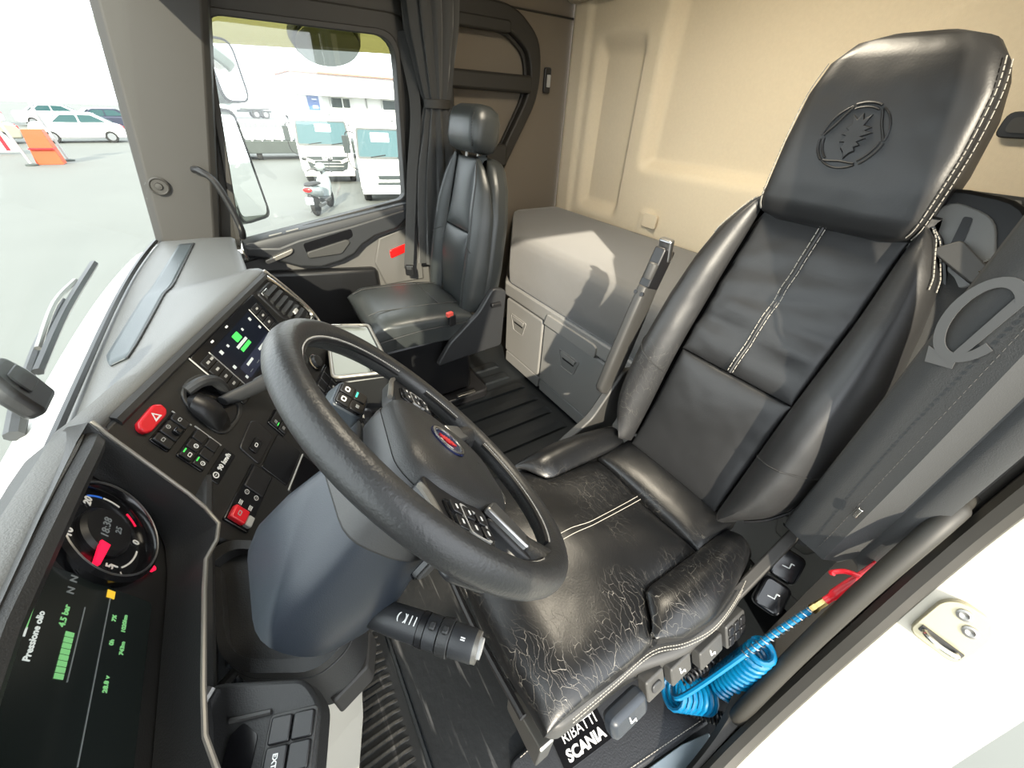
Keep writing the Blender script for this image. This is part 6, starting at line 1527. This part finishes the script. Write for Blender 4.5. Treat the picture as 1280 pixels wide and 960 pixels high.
MB().prism(so_2, 0.0, 0.034).build('sheet', 'leather_sill', sm, bevel=0.006)
stitch_line([(-0.212, -0.05 - 0.02 * k, 0.0352) for k in range(26)], 'thread', sm, 0.0010)
stitch_line(smooth_path([(-0.337, -0.05, 0.0352), (-0.355, -0.2, 0.0352), (-0.40, -0.48, 0.0352)], 8), 'thread', sm, 0.0010)
Mpt = frame((-0.262, -0.190, 0.0345), V((-0.10, -1, 0)), V((1, -0.10, 0)))
pa = MB().prism(rrect(0.135, 0.070, 0.003, cx=0.005), 0.0, 0.003, Mpt).build('patch', 'gloss_black', sm, bevel=0.001)
text('lettering', 'RIBATTI', Mpt @ T(0.010, 0.017, 0.0032), 0.030, 'mark_white', pa, 0.0, squeeze=0.95)
text('lettering', 'SCANIA', Mpt @ T(0.008, -0.015, 0.0032), 0.031, 'mark_white', pa, 0.0012, squeeze=0.98)
al = MB().prism(rpoly([(-0.350, 0.35), (-0.352, -0.02), (-0.372, -0.20), (-0.402, -0.40), (-0.425, -0.48), (-0.445, -0.46), (-0.425, -0.22), (-0.42, 0.35)], 0.006), -0.01, 0.020)
tag(al.build('sill_plate', 'sill_alu', bevel=0.004), 'pale blue-grey metal sill plate along the doorway', 'sill plate')

# ---------------- coiled blue air hose with its red blow gun
ah = thing('air_hose', 'coiled bright blue air hose hanging beside the driver seat', 'hose', (-0.36, -0.48, 0.034))
pts = []
def coil(p0, p1, r0, r1, turns, n=14, ph=0.0):
    p0 = V(p0); p1 = V(p1); d = (p1 - p0).normalized()
    a = d.cross(V((0, 1, 0.3))).normalized(); b = d.cross(a)
    out = []
    for k in range(int(turns * n) + 1):
        t = k / (turns * n); q = 2 * PI * k / n + ph; r = r0 + (r1 - r0) * t
        out.append(p0.lerp(p1, t) + a * r * math.cos(q) + b * r * math.sin(q))
    return out
c1 = coil((-0.384, -0.530, 0.365), (-0.384, -0.530, 0.150), 0.022, 0.034, 12)
c2_ = coil((-0.378, -0.505, 0.085), (-0.322, -0.405, 0.150), 0.034, 0.034, 7, ph=1.0)
tail = smooth_path([c2_[-1], V((-0.335, -0.385, 0.19)), V((-0.350, -0.42, 0.235)), V((-0.375, -0.54, 0.385)), V((-0.392, -0.605, 0.475))], 6)
MB().tube(c1 + [c1[-1].lerp(c2_[0], 0.5)] + c2_ + tail[1:], 0.0062, 8).build('coil', 'hose_blue', ah)
sp_ = coil(tail[-9], tail[-1], 0.0078, 0.0078, 14, 10)
MB().tube(sp_, 0.0014, 5).build('kink_spring', 'satin', ah)
bgn = thing('blow_gun', 'red plastic blow gun with a brass fitting on the blue hose', 'blow gun', (-0.40, -0.64, 0.53))
d5 = (tail[-1] - tail[-4]).normalized()
e5 = tail[-1]
MB().tube([e5, e5 + d5 * 0.012, e5 + d5 * 0.014, e5 + d5 * 0.032], [0.0085, 0.0085, 0.0075, 0.0075], 6).build('fitting', 'brass', bgn)
g0 = e5 + d5 * 0.030
MB().tube(smooth_path([g0, g0 + d5 * 0.03, g0 + d5 * 0.07 + V((0, 0, 0.005)), g0 + d5 * 0.11 + V((0, -0.005, 0.012))], 5), [0.007] * 4 + [0.010] * 6 + [0.009] * 6, 10, flat=0.8).build('grip', 'red', bgn)
MB().tube(smooth_path([g0 + d5 * 0.075 + V((0.0, 0, 0.012)), g0 + d5 * 0.065 + V((0.020, 0.01, 0.020)), g0 + d5 * 0.050 + V((0.030, 0.012, 0.018)), g0 + d5 * 0.045 + V((0.026, 0.012, 0.026))], 5), 0.0045, 8).build('trigger', 'red', bgn)
# black coiled cable
bc = thing('coiled_cable', 'black coiled electric cable lying beside the blue hose', 'cable', (-0.40, -0.52, 0.034))
k1 = coil((-0.350, -0.440, 0.060), (-0.442, -0.520, 0.070), 0.012, 0.013, 14, 10)
MB().tube(k1, 0.0042, 6).build('coil', 'plastic_black', bc)
MB().tube(smooth_path([k1[-1], V((-0.452, -0.512, 0.058)), V((-0.455, -0.500, 0.052)), V((-0.445, -0.492, 0.055)), V((-0.436, -0.50, 0.07))], 6), 0.0028, 6).build('end_loop', 'mark_grey', bc)
k2 = coil((-0.325, -0.43, 0.19), (-0.335, -0.56, 0.16), 0.010, 0.010, 10, 10)
MB().tube(k2, 0.0036, 6).build('coil', 'plastic_black', bc)
